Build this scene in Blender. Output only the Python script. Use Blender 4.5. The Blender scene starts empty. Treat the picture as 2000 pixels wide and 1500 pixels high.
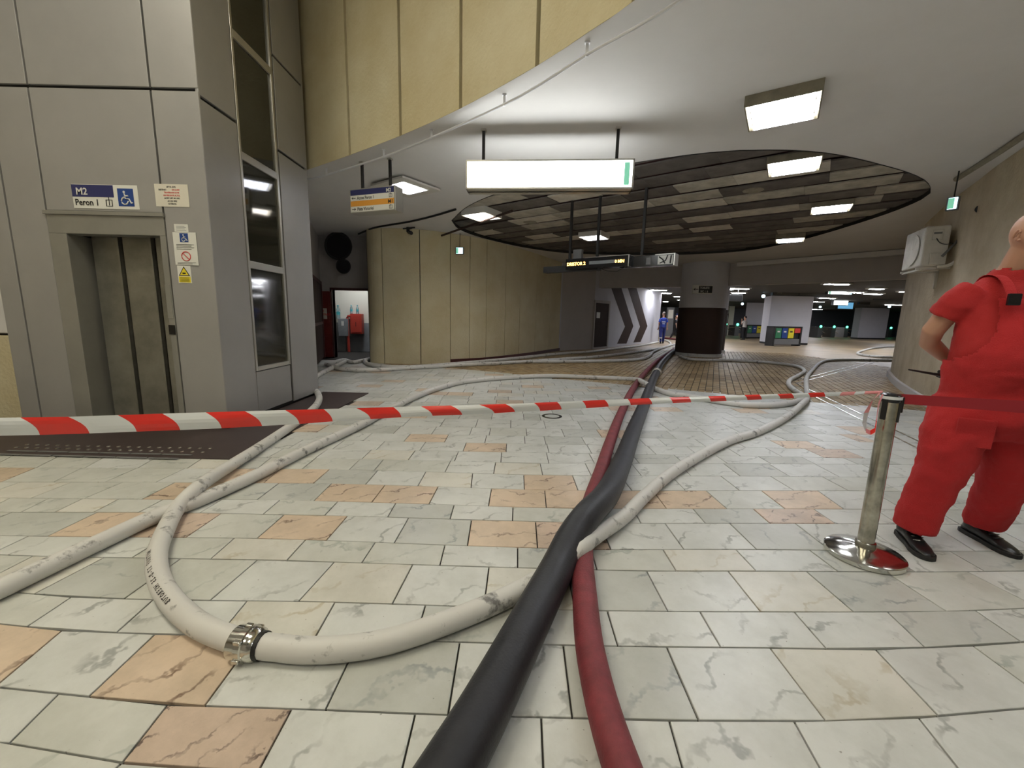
import bpy, bmesh, math, random
from math import sin, cos, pi, radians, atan2, hypot, sqrt
from mathutils import Vector, Matrix, geometry
random.seed(7)
S = bpy.context.scene
COL = S.collection
# ------------------------------------------------------------------ camera, world, exposure
EYE = 1.30
FPX, HZ, ROLL = 800.0, 619.5, 0.0243
PITCH = math.atan((750 - HZ) / FPX)
_r = Vector((1, 0, 0)); _f = Vector((0, cos(PITCH), -sin(PITCH))); _u = Vector((0, sin(PITCH), cos(PITCH)))
CR = _r * cos(ROLL) + _u * sin(ROLL)
CU = -_r * sin(ROLL) + _u * cos(ROLL)
cd = bpy.data.cameras.new('camera'); cam = bpy.data.objects.new('camera', cd); COL.objects.link(cam)
cd.sensor_width = 36; cd.lens = FPX * 36 / 2000; cd.clip_end = 200; cd.clip_start = 0.02
cam.matrix_world = Matrix((( CR.x, CU.x, -_f.x, 0), (CR.y, CU.y, -_f.y, 0), (CR.z, CU.z, -_f.z, EYE), (0, 0, 0, 1)))
S.camera = cam
w = bpy.data.worlds.new('world'); S.world = w; w.use_nodes = True
w.node_tree.nodes['Background'].inputs[0].default_value = (0.55, 0.6, 0.7, 1)
w.node_tree.nodes['Background'].inputs[1].default_value = 0.05
S.view_settings.view_transform = 'Standard'; S.view_settings.look = 'None'
S.view_settings.gamma = 1; S.view_settings.use_curve_mapping = False
S.view_settings.exposure = 0.72
S.cycles.max_bounces = 6; S.cycles.diffuse_bounces = 4; S.cycles.glossy_bounces = 3
S.cycles.sample_clamp_indirect = 4
LAMP = 20.0      # radiance of the ceiling luminaires
LAMPN = 7.5      # unseen fill lamps added above and behind the viewer
LAMPF = 55.0     # far hall battens
ZC = 3.45        # ceiling height
RC = 3.51        # boards in the round recess

# measured points -> world points on known planes
def ray(x, y): return CR * ((x - 1000) / FPX) - CU * ((y - 750) / FPX) + _f
def fp(x, y, z=0.0):
    d = ray(x, y); t = (z - EYE) / d.z
    return Vector((d.x * t, d.y * t, z))
def dp(x, y, Y):
    d = ray(x, y); t = Y / d.y
    return Vector((d.x * t, Y, EYE + d.z * t))
def zat(p, py):          # height above floor point p that is seen at row py
    lo, hi = -0.5, 12.0
    for _ in range(40):
        m = (lo + hi) / 2; v = Vector((p[0], p[1], m - EYE)); q = 750 - FPX * v.dot(CU) / v.dot(_f)
        if q > py: lo = m
        else: hi = m
    return (lo + hi) / 2

# ------------------------------------------------------------------ materials
MATS = {}
def mat(name, col, rough=0.6, metal=0.0, noise=0.0, nscale=6.0, bump=0.0, bscale=60.0, emit=None, es=0.0, col2=None, spec=0.5, alpha=None, trans=0.0):
    m = bpy.data.materials.new(name); m.use_nodes = True; MATS[name] = m
    nt = m.node_tree; b = nt.nodes['Principled BSDF']
    b.inputs['Base Color'].default_value = (*col, 1); b.inputs['Roughness'].default_value = rough
    b.inputs['Metallic'].default_value = metal; b.inputs['Specular IOR Level'].default_value = spec
    if trans: b.inputs['Transmission Weight'].default_value = trans; b.inputs['IOR'].default_value = 1.33
    if emit: b.inputs['Emission Color'].default_value = (*emit, 1); b.inputs['Emission Strength'].default_value = es
    if noise or bump:
        tc = nt.nodes.new('ShaderNodeTexCoord')
    if noise:
        n = nt.nodes.new('ShaderNodeTexNoise'); n.inputs['Scale'].default_value = nscale; n.inputs['Detail'].default_value = 7; n.inputs['Roughness'].default_value = 0.65
        nt.links.new(tc.outputs['Object'], n.inputs['Vector'])
        rp = nt.nodes.new('ShaderNodeValToRGB'); rp.color_ramp.elements[0].position = 0.35; rp.color_ramp.elements[1].position = 0.68
        c2 = col2 or tuple(c * (1 - noise) for c in col)
        rp.color_ramp.elements[0].color = (*c2, 1); rp.color_ramp.elements[1].color = (*col, 1)
        nt.links.new(n.outputs['Fac'], rp.inputs['Fac']); nt.links.new(rp.outputs['Color'], b.inputs['Base Color'])
    if bump:
        n2 = nt.nodes.new('ShaderNodeTexNoise'); n2.inputs['Scale'].default_value = bscale; n2.inputs['Detail'].default_value = 5
        nt.links.new(tc.outputs['Object'], n2.inputs['Vector'])
        bp = nt.nodes.new('ShaderNodeBump'); bp.inputs['Strength'].default_value = bump; bp.inputs['Distance'].default_value = 0.01
        nt.links.new(n2.outputs['Fac'], bp.inputs['Height']); nt.links.new(bp.outputs['Normal'], b.inputs['Normal'])
    return m
def marble(name, base, vein, amount, dirt=0.0, scale=1.0):
    m = bpy.data.materials.new(name); m.use_nodes = True; MATS[name] = m
    nt = m.node_tree; N = nt.nodes; L = nt.links; b = N['Principled BSDF']
    tc = N.new('ShaderNodeTexCoord'); oi = N.new('ShaderNodeObjectInfo')
    mp = N.new('ShaderNodeMapping'); add = N.new('ShaderNodeVectorMath'); add.operation = 'SCALE'
    cx = N.new('ShaderNodeCombineXYZ'); L.new(oi.outputs['Random'], cx.inputs[0]); L.new(oi.outputs['Random'], cx.inputs[1])
    L.new(cx.outputs[0], add.inputs[0]); add.inputs['Scale'].default_value = 37.0
    L.new(tc.outputs['Object'], mp.inputs['Vector']); L.new(add.outputs[0], mp.inputs['Location'])
    ro = N.new('ShaderNodeCombineXYZ'); mu = N.new('ShaderNodeMath'); mu.operation = 'MULTIPLY_ADD'; mu.inputs[1].default_value = 1.3; mu.inputs[2].default_value = 0.35
    L.new(oi.outputs['Random'], mu.inputs[0]); L.new(mu.outputs[0], ro.inputs[2]); L.new(ro.outputs[0], mp.inputs['Rotation'])
    wv = N.new('ShaderNodeTexWave'); wv.inputs['Scale'].default_value = 1.5 * scale; wv.inputs['Distortion'].default_value = 9; wv.inputs['Detail'].default_value = 5
    wv.inputs['Detail Scale'].default_value = 1.6; wv.inputs['Detail Roughness'].default_value = 0.62
    L.new(mp.outputs[0], wv.inputs['Vector'])
    r1 = N.new('ShaderNodeValToRGB'); r1.color_ramp.elements[0].position = 0.0; r1.color_ramp.elements[0].color = (1, 1, 1, 1)
    r1.color_ramp.elements[1].position = 0.07; r1.color_ramp.elements[1].color = (0, 0, 0, 1)
    L.new(wv.outputs['Fac'], r1.inputs['Fac'])
    ns = N.new('ShaderNodeTexNoise'); ns.inputs['Scale'].default_value = 5 * scale; ns.inputs['Detail'].default_value = 6
    L.new(mp.outputs[0], ns.inputs['Vector'])
    r2 = N.new('ShaderNodeValToRGB'); r2.color_ramp.elements[0].position = 0.42; r2.color_ramp.elements[0].color = (0, 0, 0, 1); r2.color_ramp.elements[1].position = 0.62
    L.new(ns.outputs['Fac'], r2.inputs['Fac'])
    m1 = N.new('ShaderNodeMath'); m1.operation = 'MULTIPLY'; L.new(r1.outputs[0], m1.inputs[0]); L.new(r2.outputs[0], m1.inputs[1])
    m2 = N.new('ShaderNodeMath'); m2.operation = 'MULTIPLY'; m2.inputs[1].default_value = amount; L.new(m1.outputs[0], m2.inputs[0])
    mx = N.new('ShaderNodeMixRGB'); mx.inputs[1].default_value = (*base, 1); mx.inputs[2].default_value = (*vein, 1); L.new(m2.outputs[0], mx.inputs[0])
    n3 = N.new('ShaderNodeTexNoise'); n3.inputs['Scale'].default_value = 2.2; n3.inputs['Detail'].default_value = 9; n3.inputs['Roughness'].default_value = 0.7
    L.new(mp.outputs[0], n3.inputs['Vector'])
    r3 = N.new('ShaderNodeValToRGB'); r3.color_ramp.elements[0].position = 0.3; r3.color_ramp.elements[0].color = (0.78 - dirt, 0.78 - dirt, 0.76 - dirt, 1); r3.color_ramp.elements[1].position = 0.6
    L.new(n3.outputs['Fac'], r3.inputs['Fac'])
    mx2 = N.new('ShaderNodeMixRGB'); mx2.blend_type = 'MULTIPLY'; mx2.inputs[0].default_value = 1; L.new(mx.outputs[0], mx2.inputs[1]); L.new(r3.outputs[0], mx2.inputs[2])
    # small pits
    vo = N.new('ShaderNodeTexNoise'); vo.inputs['Scale'].default_value = 55; vo.inputs['Detail'].default_value = 2; L.new(mp.outputs[0], vo.inputs['Vector'])
    r4 = N.new('ShaderNodeValToRGB'); r4.color_ramp.elements[0].position = 0.22; r4.color_ramp.elements[0].color = (0.35, 0.33, 0.3, 1); r4.color_ramp.elements[1].position = 0.27
    L.new(vo.outputs['Fac'], r4.inputs['Fac'])
    mx3 = N.new('ShaderNodeMixRGB'); mx3.blend_type = 'MULTIPLY'; mx3.inputs[0].default_value = 0.8; L.new(mx2.outputs[0], mx3.inputs[1]); L.new(r4.outputs[0], mx3.inputs[2])
    L.new(mx3.outputs[0], b.inputs['Base Color']); b.inputs['Roughness'].default_value = 0.33
    return m
M1 = marble('marble_white', (0.645, 0.655, 0.635), (0.26, 0.27, 0.26), 0.75)
M2 = marble('marble_grey', (0.52, 0.53, 0.50), (0.24, 0.26, 0.27), 0.8)
M3 = marble('marble_green', (0.60, 0.605, 0.565), (0.28, 0.32, 0.29), 0.6)
M4 = marble('marble_cream', (0.655, 0.64, 0.585), (0.42, 0.35, 0.22), 0.6)
M5 = marble('marble_orange', (0.66, 0.525, 0.40), (0.16, 0.09, 0.06), 0.95, 0.08, 1.2)
M6 = marble('marble_orange_veined', (0.61, 0.48, 0.385), (0.12, 0.08, 0.07), 1.0, 0.15, 2.2)
GROUT = mat('grout', (0.035, 0.032, 0.028), 0.9)
MOSB = [mat('mosaic_brown', (0.40, 0.28, 0.14), 0.5, spec=.25, noise=0.3, nscale=2), mat('mosaic_tan', (0.46, 0.35, 0.20), 0.5, spec=.25, noise=0.3, nscale=3), mat('mosaic_dark', (0.26, 0.18, 0.09), 0.5, spec=.25, noise=0.3, nscale=2)]
FARF = mat('far_floor', (0.40, 0.30, 0.18), 0.42, spec=.35, noise=0.35, nscale=0.6)
PLAS = mat('ceiling_plaster', (0.71, 0.695, 0.685), 0.85, noise=0.06, nscale=1.2, bump=0.05)
BEIG = mat('beige_plaster', (0.66, 0.60, 0.42), 0.85, noise=0.22, nscale=1.1, bump=0.8, bscale=28, col2=(0.57, 0.49, 0.30))
BEIR = mat('beige_concrete', (0.64, 0.56, 0.42), 0.85, noise=0.3, nscale=1.4, bump=0.9, bscale=22, col2=(0.47, 0.39, 0.26))
GREYW = mat('grey_plaster', (0.50, 0.47, 0.46), 0.8, noise=0.1, nscale=1.5, bump=0.1)
PIERM = mat('pier_plaster', (0.60, 0.60, 0.65), 0.8, noise=0.08, nscale=1, bump=0.3, bscale=30)
LIFT = mat('lift_panel', (0.40, 0.395, 0.39), 0.42, 0.3, noise=0.12, nscale=0.9, spec=0.5)
LIFTD = mat('lift_door_steel', (0.30, 0.29, 0.25), 0.38, 0.55, noise=0.4, nscale=2.5)
LFRAME = mat('lift_frame', (0.34, 0.335, 0.31), 0.4, 0.4, noise=0.15, nscale=2)
ALU = mat('aluminium', (0.55, 0.54, 0.50), 0.35, 0.8)
BLK = mat('black', (0.012, 0.012, 0.012), 0.55)
BLKG = mat('black_gloss', (0.01, 0.01, 0.012), 0.2)
GLASS = mat('dark_glass', (0.03, 0.03, 0.022), 0.06, 0.0, spec=0.6)
MAROON = mat('maroon_trim', (0.07, 0.018, 0.018), 0.5)
BROWN = mat('brown_paint', (0.055, 0.036, 0.030), 0.75, spec=0.15)
MATB = mat('brown_mat', (0.055, 0.038, 0.036), 0.5, noise=0.2, nscale=4)
STEEL = mat('polished_steel', (0.72, 0.71, 0.66), 0.14, 1.0, noise=0.25, nscale=5)
STEELW = mat('worn_steel', (0.62, 0.59, 0.50), 0.22, 1.0, noise=0.5, nscale=9)
STRIP = mat('guide_strip_steel', (0.75, 0.75, 0.75), 0.2, 1.0)
WHOSE = mat('white_hose', (0.62, 0.61, 0.585), 0.55, noise=0.6, nscale=9, col2=(0.17, 0.165, 0.16))
for e_, p_ in zip([n for n in WHOSE.node_tree.nodes if n.type == 'VALTORGB'][0].color_ramp.elements, (0.33, 0.43)): e_.position = p_
BHOSE = mat('black_hose', (0.022, 0.023, 0.03), 0.5, noise=0.4, nscale=8, bump=0.15, bscale=90)
RHOSE = mat('red_hose', (0.23, 0.035, 0.045), 0.6, noise=0.35, nscale=12, bump=0.3, bscale=120)
TAPEW = mat('tape_white', (0.75, 0.78, 0.80), 0.25)
TAPER = mat('tape_red', (0.78, 0.04, 0.03), 0.25)
TAPEP = mat('tape_pink', (0.80, 0.32, 0.32), 0.3)
BELT = mat('belt_red', (0.30, 0.012, 0.02), 0.7)
LOUV = mat('louvre', (0.75, 0.76, 0.8), 0.3, 0.3)
HOUS = mat('lamp_housing', (0.30, 0.27, 0.20), 0.6, noise=0.3, nscale=8)
HOUSW = mat('lamp_housing_white', (0.62, 0.60, 0.55), 0.6)
EMIT = mat('lamp_glow', (1, 1, 1), 0.5, emit=(0.93, 0.95, 1.0), es=LAMP)
EMITW = mat('lamp_glow_warm', (1, 1, 1), 0.5, emit=(1.0, 0.93, 0.80), es=LAMP)
EMITN = mat('fill_glow_near', (1, 1, 1), 0.5, emit=(0.96, 1.0, 1.0), es=LAMPN)
EMITA = mat('fill_glow_atrium', (1, 1, 1), 0.5, emit=(1.0, 0.93, 0.74), es=14.0)
EMITF = mat('lamp_glow_far', (1, 1, 1), 0.5, emit=(0.93, 0.94, 1.0), es=LAMPF)
SIGNE = mat('sign_glow', (1, 1, 1), 0.5, emit=(0.97, 1.0, 0.98), es=6.5)
SIGNG = mat('sign_glow_green', (0.1, 0.3, 0.2), 0.5, emit=(0.16, 0.45, 0.30), es=.7)
SIGNA = mat('sign_glow_arrow', (0.5, 0.5, 0.5), 0.5, emit=(0.45, 0.5, 0.45), es=.9)
EXITE = mat('exit_glow', (0.7, 0.9, 1), 0.5, emit=(0.55, 0.85, 1.0), es=2.2)
AMBER = mat('amber_led', (1, 0.6, 0.1), 0.5, emit=(1.0, 0.50, 0.10), es=5.0)
GREENL = mat('green_led', (0.1, 1, 0.5), 0.5, emit=(0.1, 1.0, 0.5), es=3.0)
WHITE = mat('white_print', (0.72, 0.72, 0.68), 0.5)
CREAMP = mat('notice_paper', (0.68, 0.65, 0.56), 0.6)
NAVY = mat('navy_print', (0.03, 0.035, 0.13), 0.4)
BLUEP = mat('blue_print', (0.02, 0.06, 0.25), 0.4)
BLACKP = mat('black_print', (0.015, 0.015, 0.015), 0.5)
REDP = mat('red_print', (0.6, 0.05, 0.04), 0.5)
YELP = mat('yellow_print', (0.75, 0.62, 0.03), 0.5)
ORNP = mat('orange_print', (0.72, 0.33, 0.05), 0.5)
GREENP = mat('green_print', (0.04, 0.22, 0.10), 0.5)
REDDOOR = mat('red_door', (0.20, 0.03, 0.025), 0.45, noise=0.2, nscale=3)
HYDR = mat('hydrant_red', (0.50, 0.06, 0.04), 0.4)
CREAMW = mat('cream_wall', (0.72, 0.70, 0.60), 0.8)
GREYL = mat('grey_dado', (0.27, 0.29, 0.30), 0.6, noise=0.3, nscale=3)
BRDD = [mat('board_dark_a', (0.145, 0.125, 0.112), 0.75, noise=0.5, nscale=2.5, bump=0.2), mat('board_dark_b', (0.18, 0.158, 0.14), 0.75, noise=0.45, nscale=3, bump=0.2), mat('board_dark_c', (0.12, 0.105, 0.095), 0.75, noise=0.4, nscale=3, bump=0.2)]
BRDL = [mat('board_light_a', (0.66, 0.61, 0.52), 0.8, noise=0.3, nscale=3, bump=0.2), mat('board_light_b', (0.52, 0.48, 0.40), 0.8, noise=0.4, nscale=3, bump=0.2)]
ACW = mat('ac_casing', (0.68, 0.65, 0.58), 0.5, noise=0.2, nscale=4)
SKIN = mat('skin', (0.50, 0.27, 0.18), 0.5, bump=0.05, bscale=80)
SHIRT = mat('red_shirt', (0.46, 0.016, 0.016), 0.8, noise=0.12, nscale=5, bump=0.5, bscale=260)
OVER = mat('red_overall', (0.56, 0.022, 0.025), 0.85, noise=0.12, nscale=4, bump=0.7, bscale=300)
LEATH = mat('black_leather', (0.012, 0.012, 0.013), 0.3, bump=0.1)
HAIRG = mat('grey_hair', (0.10, 0.08, 0.07), 0.8)
BLUEC = mat('blue_cloth', (0.02, 0.05, 0.33), 0.8)
BLUED = mat('dark_blue_cloth', (0.015, 0.025, 0.16), 0.8)
DARKC = mat('dark_cloth', (0.012, 0.012, 0.015), 0.8)
PALEC = mat('pale_cloth', (0.45, 0.42, 0.40), 0.8)
DARKH = mat('dark_hall_ceiling', (0.02, 0.018, 0.017), 0.8)
FARW = mat('far_wall', (0.10, 0.105, 0.12), 0.8)
WATER = mat('bottle_plastic', (0.55, 0.75, 0.80), 0.1, trans=0.7)
BOTC = mat('bottle_label_teal', (0.05, 0.35, 0.38), 0.4)
PLASG = mat('grey_plastic', (0.16, 0.16, 0.16), 0.5)

# ------------------------------------------------------------------ mesh helpers
class MB:
    def __init__(s): s.v = []; s.f = []; s.m = []
    def add(s, vs, fs, mi=0):
        o = len(s.v); s.v += [tuple(p) for p in vs]; s.f += [tuple(i + o for i in f) for f in fs]; s.m += [mi] * len(fs); return s
    def box(s, x0, x1, y0, y1, z0, z1, mi=0, M=None):
        vs = [Vector((x, y, z)) for z in (z0, z1) for y in (y0, y1) for x in (x0, x1)]
        if M: vs = [M @ v for v in vs]
        return s.add(vs, [(0, 2, 3, 1), (4, 5, 7, 6), (0, 1, 5, 4), (2, 6, 7, 3), (0, 4, 6, 2), (1, 3, 7, 5)], mi)
    def prism(s, poly, z0, z1, mi=0, caps=True):
        n = len(poly)
        a = sum(poly[i][0] * poly[(i + 1) % n][1] - poly[(i + 1) % n][0] * poly[i][1] for i in range(n))
        if a < 0: poly = poly[::-1]
        vs = [(p[0], p[1], z0) for p in poly] + [(p[0], p[1], z1) for p in poly]
        fs = [(i, (i + 1) % n, n + (i + 1) % n, n + i) for i in range(n)]
        if caps: fs += [tuple(range(n - 1, -1, -1)), tuple(range(n, 2 * n))]
        return s.add(vs, fs, mi)
    def wall(s, pts, z0, z1, t, mi=0):     # thick wall along a polyline, thickness t to the left of the walking direction
        n = len(pts); off = []
        for i in range(n):
            a = Vector(pts[max(i - 1, 0)][:2]); b = Vector(pts[min(i + 1, n - 1)][:2]); d = (b - a).normalized()
            off.append(Vector(pts[i][:2]) + Vector((-d.y, d.x)) * t)
        for i in range(n - 1):
            s.prism([pts[i][:2], pts[i + 1][:2], off[i + 1][:2], off[i][:2]], z0, z1, mi)
        return s
    def tube(s, pts, r, n=10, mi=0, caps=True, ell=None):
        pts = [Vector(p) for p in pts]; N = len(pts); rr = r if isinstance(r, (list, tuple)) else [r] * N
        vs = []; up = Vector((0, 0, 1)); prev = None
        for i in range(N):
            d = (pts[min(i + 1, N - 1)] - pts[max(i - 1, 0)]).normalized()
            a = d.cross(up)
            if a.length < 0.15: a = d.cross(Vector((0, 1, 0))) if prev is None else prev - d * prev.dot(d)
            a.normalize(); prev = a; b = a.cross(d)
            for k in range(n):
                t = 2 * pi * k / n; e = ell if ell else 1.0
                vs.append(pts[i] + (a * cos(t) + b * sin(t) * e) * rr[i])
        fs = [(i * n + k, i * n + (k + 1) % n, (i + 1) * n + (k + 1) % n, (i + 1) * n + k) for i in range(N - 1) for k in range(n)]
        if caps: fs += [tuple(range(n - 1, -1, -1)), tuple((N - 1) * n + k for k in range(n))]
        return s.add(vs, fs, mi)
    def rings(s, rs, n=16, mi=0):          # rs: (cx,cy,cz,rx,ry) stacked ellipses, horizontal
        vs = [(c[0] + c[3] * cos(2 * pi * k / n), c[1] + c[4] * sin(2 * pi * k / n), c[2]) for c in rs for k in range(n)]
        N = len(rs)
        fs = [(i * n + k, i * n + (k + 1) % n, (i + 1) * n + (k + 1) % n, (i + 1) * n + k) for i in range(N - 1) for k in range(n)]
        fs += [tuple(range(n - 1, -1, -1)), tuple((N - 1) * n + k for k in range(n))]
        return s.add(vs, fs, mi)
    def lathe(s, prof, c=(0, 0, 0), n=32, mi=0):
        return s.rings([(c[0], c[1], c[2] + z, r, r) for r, z in prof], n, mi)
    def quad(s, a, b, c, d, mi=0): return s.add([a, b, c, d], [(0, 1, 2, 3)], mi)
    def sphere(s, c, r, n=12, mi=0, sc=(1, 1, 1)):
        rs = [(c[0], c[1], c[2] - r * sc[2] * cos(pi * i / n), max(1e-4, r * sc[0] * sin(pi * i / n)), max(1e-4, r * sc[1] * sin(pi * i / n))) for i in range(n + 1)]
        return s.rings(rs, n * 2, mi)
    def build(s, name, mats, parent=None, smooth=False, bevel=0.0):
        me = bpy.data.meshes.new(name); me.from_pydata(s.v, [], s.f)
        mats = mats if isinstance(mats, (list, tuple)) else [mats]
        for m in mats: me.materials.append(m)
        me.polygons.foreach_set('material_index', s.m)
        bm = bmesh.new(); bm.from_mesh(me); bmesh.ops.recalc_face_normals(bm, faces=bm.faces); bm.to_mesh(me); bm.free()
        if smooth: me.polygons.foreach_set('use_smooth', [True] * len(me.polygons)); 
        o = bpy.data.objects.new(name, me); COL.objects.link(o)
        if parent: o.parent = parent
        if bevel:
            b = o.modifiers.new('bevel', 'BEVEL'); b.width = bevel; b.segments = 2; b.limit_method = 'ANGLE'
        if smooth:
            try: me.set_sharp_from_angle(angle=radians(40))
            except Exception: pass
        return o
def tag(o, label=None, cat=None, group=None, kind=None):
    if label: o['label'] = label
    if cat: o['category'] = cat
    if group: o['group'] = group
    if kind: o['kind'] = kind
    return o
def thing(name, label, cat, loc=(0, 0, 0), rz=0, group=None):
    o = bpy.data.objects.new(name, None); COL.objects.link(o); o.location = loc; o.rotation_euler = (0, 0, rz)
    o.empty_display_size = 0.1
    return tag(o, label, cat, group)
def struct(name, mb, m, parent=None, smooth=False):
    o = mb.build(name, m, parent, smooth)
    if not parent: o['kind'] = 'structure'
    return o
def spline(pts, step=0.06):
    P = [Vector(p) for p in pts]; P = [2 * P[0] - P[1]] + P + [2 * P[-1] - P[-2]]
    out = []
    for i in range(1, len(P) - 2):
        a, b, c, d = P[i - 1], P[i], P[i + 1], P[i + 2]
        n = max(2, min(40, int((c - b).length / step)))
        for k in range(n):
            t = k / n
            out.append(0.5 * ((2 * b) + (c - a) * t + (2 * a - 5 * b + 4 * c - d) * t * t + (3 * b - a - 3 * c + d) * t ** 3))
    out.append(P[-2]); return out
def text(s, size, m, parent, loc, rot, name='lettering', align='LEFT', depth=0.0006, sx=1.0):
    c = bpy.data.curves.new(name, 'FONT'); c.body = s; c.size = size; c.align_x = align; c.extrude = depth; c.offset = size * 0.018; c.resolution_u = 2
    t = bpy.data.objects.new('tmp', c); COL.objects.link(t)
    dg = bpy.context.evaluated_depsgraph_get(); me = bpy.data.meshes.new_from_object(t.evaluated_get(dg))
    bpy.data.objects.remove(t); me.name = name; me.materials.clear(); me.materials.append(m)
    o = bpy.data.objects.new(name, me); COL.objects.link(o); o.parent = parent; o.location = loc; o.rotation_euler = rot; o.scale = (sx, 1, 1)
    return o
def remeshed(mb, name, m, parent, voxel, smooth_it=4, disp=0.0, dscale=0.1, keep=None, solid=0.0):
    o = mb.build(name, m, parent)
    r = o.modifiers.new('r', 'REMESH'); r.mode = 'VOXEL'; r.voxel_size = voxel; r.use_smooth_shade = True
    if smooth_it: s = o.modifiers.new('s', 'SMOOTH'); s.iterations = smooth_it; s.factor = 0.6
    if disp:
        tx = bpy.data.textures.new('folds', 'CLOUDS'); tx.noise_scale = dscale; tx.noise_depth = 2
        d = o.modifiers.new('d', 'DISPLACE'); d.texture = tx; d.strength = disp; d.mid_level = 0.5
    dg = bpy.context.evaluated_depsgraph_get(); me = bpy.data.meshes.new_from_object(o.evaluated_get(dg))
    o.modifiers.clear(); o.data = me; me.name = name
    if keep:
        bm = bmesh.new(); bm.from_mesh(me)
        bmesh.ops.delete(bm, geom=[f for f in bm.faces if not keep(f.calc_center_median(), f.normal)], context='FACES')
        bm.to_mesh(me); bm.free()
    me.polygons.foreach_set('use_smooth', [True] * len(me.polygons))
    if solid:
        k = o.modifiers.new('k', 'SOLIDIFY'); k.thickness = solid; k.offset = 1
    return o
# ------------------------------------------------------------------ floor
FLZ = -0.012
floor = struct('floor', MB().box(-9, 48, -6, 56, FLZ - 0.05, FLZ), GROUT)
BP = [  # rows of tile joints measured along the floor
 [(0, 1570), (500, 1640), (1000, 1660), (1500, 1665), (2000, 1640)],
 [(0, 1448), (65, 1462), (238, 1489), (500, 1508), (1000, 1520), (1500, 1525), (2000, 1510)],
 [(0, 1342), (173, 1360), (303, 1375), (563, 1383), (700, 1389), (875, 1396), (1120, 1402), (1309, 1407), (1612, 1408), (1748, 1405), (2000, 1383)],
 [(0, 1218), (121, 1231), (303, 1238), (520, 1242), (700, 1247), (819, 1251), (966, 1256), (1207, 1262), (1482, 1265), (1710, 1268), (1900, 1261), (2000, 1253)],
 [(0, 1154), (139, 1166), (303, 1171), (594, 1174), (770, 1179), (910, 1184), (1123, 1192), (1305, 1194), (1668, 1195), (1859, 1194), (2000, 1188)],
 [(0, 1083), (108, 1087), (260, 1089), (559, 1094), (700, 1099), (896, 1105), (1043, 1110), (1263, 1115), (1478, 1115), (1794, 1117), (2000, 1115)],
 [(0, 1046), (195, 1048), (507, 1051), (700, 1057), (861, 1064), (1011, 1069), (1151, 1073), (1473, 1073), (1863, 1077), (2000, 1075)],
 [(0, 1000), (329, 1000), (555, 1005), (677, 1007), (920, 1015), (1118, 1020), (1251, 1022), (1556, 1022), (1898, 1024), (2000, 1023)],
 [(0, 972), (277, 975), (542, 976), (659, 979), (838, 984), (1001, 990), (1139, 993), (1300, 993), (1647, 994), (2000, 997)],
 [(0, 941), (347, 942), (646, 944), (855, 950), (1023, 956), (1146, 958), (1599, 958), (2000, 962)],
 [(0, 913), (641, 916), (833, 921), (1023, 927), (1160, 929), (1500, 930), (2000, 935)],
 [(0, 887), (600, 894), (872, 900), (1055, 905), (1413, 905), (2000, 909)]]
JT = [  # (top x, bottom x) of every cross joint in the row
 [(-200, -420), (0, -150), (238, 130), (440, 370), (650, 610), (850, 835), (1050, 1060), (1250, 1280), (1470, 1520), (1700, 1770), (1930, 2030), (2150, 2300)],
 [(-60, -190), (115, 17), (327, 238), (570, 503), (811, 782), (1057, 1062), (1307, 1340), (1551, 1614), (1794, 1883), (2010, 2140)],
 [(-60, -210), (121, -10), (303, 173), (500, 399), (702, 635), (898, 875), (1100, 1118), (1302, 1365), (1504, 1613), (1710, 1833), (1900, 2060), (2100, 2300)],
 [(-20, -110), (139, 52), (299, 227), (483, 427), (654, 615), (831, 810), (1008, 1006), (1186, 1207), (1367, 1408), (1551, 1614), (1733, 1807), (1905, 1995), (2080, 2180)],
 [(-90, -215), (65, -60), (204, 66), (353, 242), (503, 410), (653, 583), (806, 766), (955, 945), (1108, 1123), (1263, 1305), (1422, 1486), (1575, 1668), (1730, 1850), (1889, 2030), (2050, 2210)],
 [(-80, -160), (56, -20), (186, 114), (322, 257), (458, 411), (597, 560), (733, 706), (869, 859), (1011, 1011), (1154, 1166), (1295, 1321), (1437, 1477), (1581, 1637), (1722, 1788), (1856, 1924), (1990, 2080)],
 [(-100, -230), (24, -90), (190, 92), (310, 232), (432, 362), (555, 502), (679, 637), (798, 770), (921, 913), (1046, 1050), (1171, 1193), (1299, 1336), (1425, 1478), (1553, 1621), (1680, 1762), (1820, 1905), (1930, 2030), (2060, 2180)],
 [(-60, -120), (20, -35), (96, 41), (162, 107), (232, 183), (319, 271), (433, 390), (547, 514), (660, 634), (773, 757), (887, 879), (1002, 1001), (1119, 1124), (1236, 1252), (1353, 1378), (1471, 1504), (1589, 1632), (1710, 1754), (1826, 1875), (1944, 1996), (2060, 2120)],
 [(-60, -150), (40, -45), (140, 60), (240, 164), (342, 277), (444, 390), (545, 502), (648, 613), (752, 726), (856, 838), (960, 954), (1064, 1067), (1170, 1185), (1275, 1302), (1379, 1420), (1487, 1534), (1597, 1648), (1702, 1766), (1806, 1880), (1910, 1996), (2014, 2110)],
 [(-30, -100), (70, 2), (160, 104), (267, 204), (361, 304), (454, 410), (548, 515), (644, 612), (738, 714), (832, 816), (923, 920), (1023, 1024), (1118, 1129), (1212, 1234), (1311, 1339), (1408, 1445), (1505, 1551), (1606, 1658), (1703, 1760), (1800, 1862), (1898, 1966), (1996, 2070)],
 [(-60, -110), (30, -20), (120, 70), (210, 165), (310, 268), (400, 365), (478, 447), (530, 502), (617, 590), (704, 682), (749, 731), (880, 869), (968, 964), (1055, 1060), (1143, 1155), (1233, 1253), (1325, 1350), (1413, 1446), (1501, 1543), (1592, 1640), (1684, 1738), (1776, 1838), (1868, 1936), (1960, 2034), (2050, 2130)]]
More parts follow.
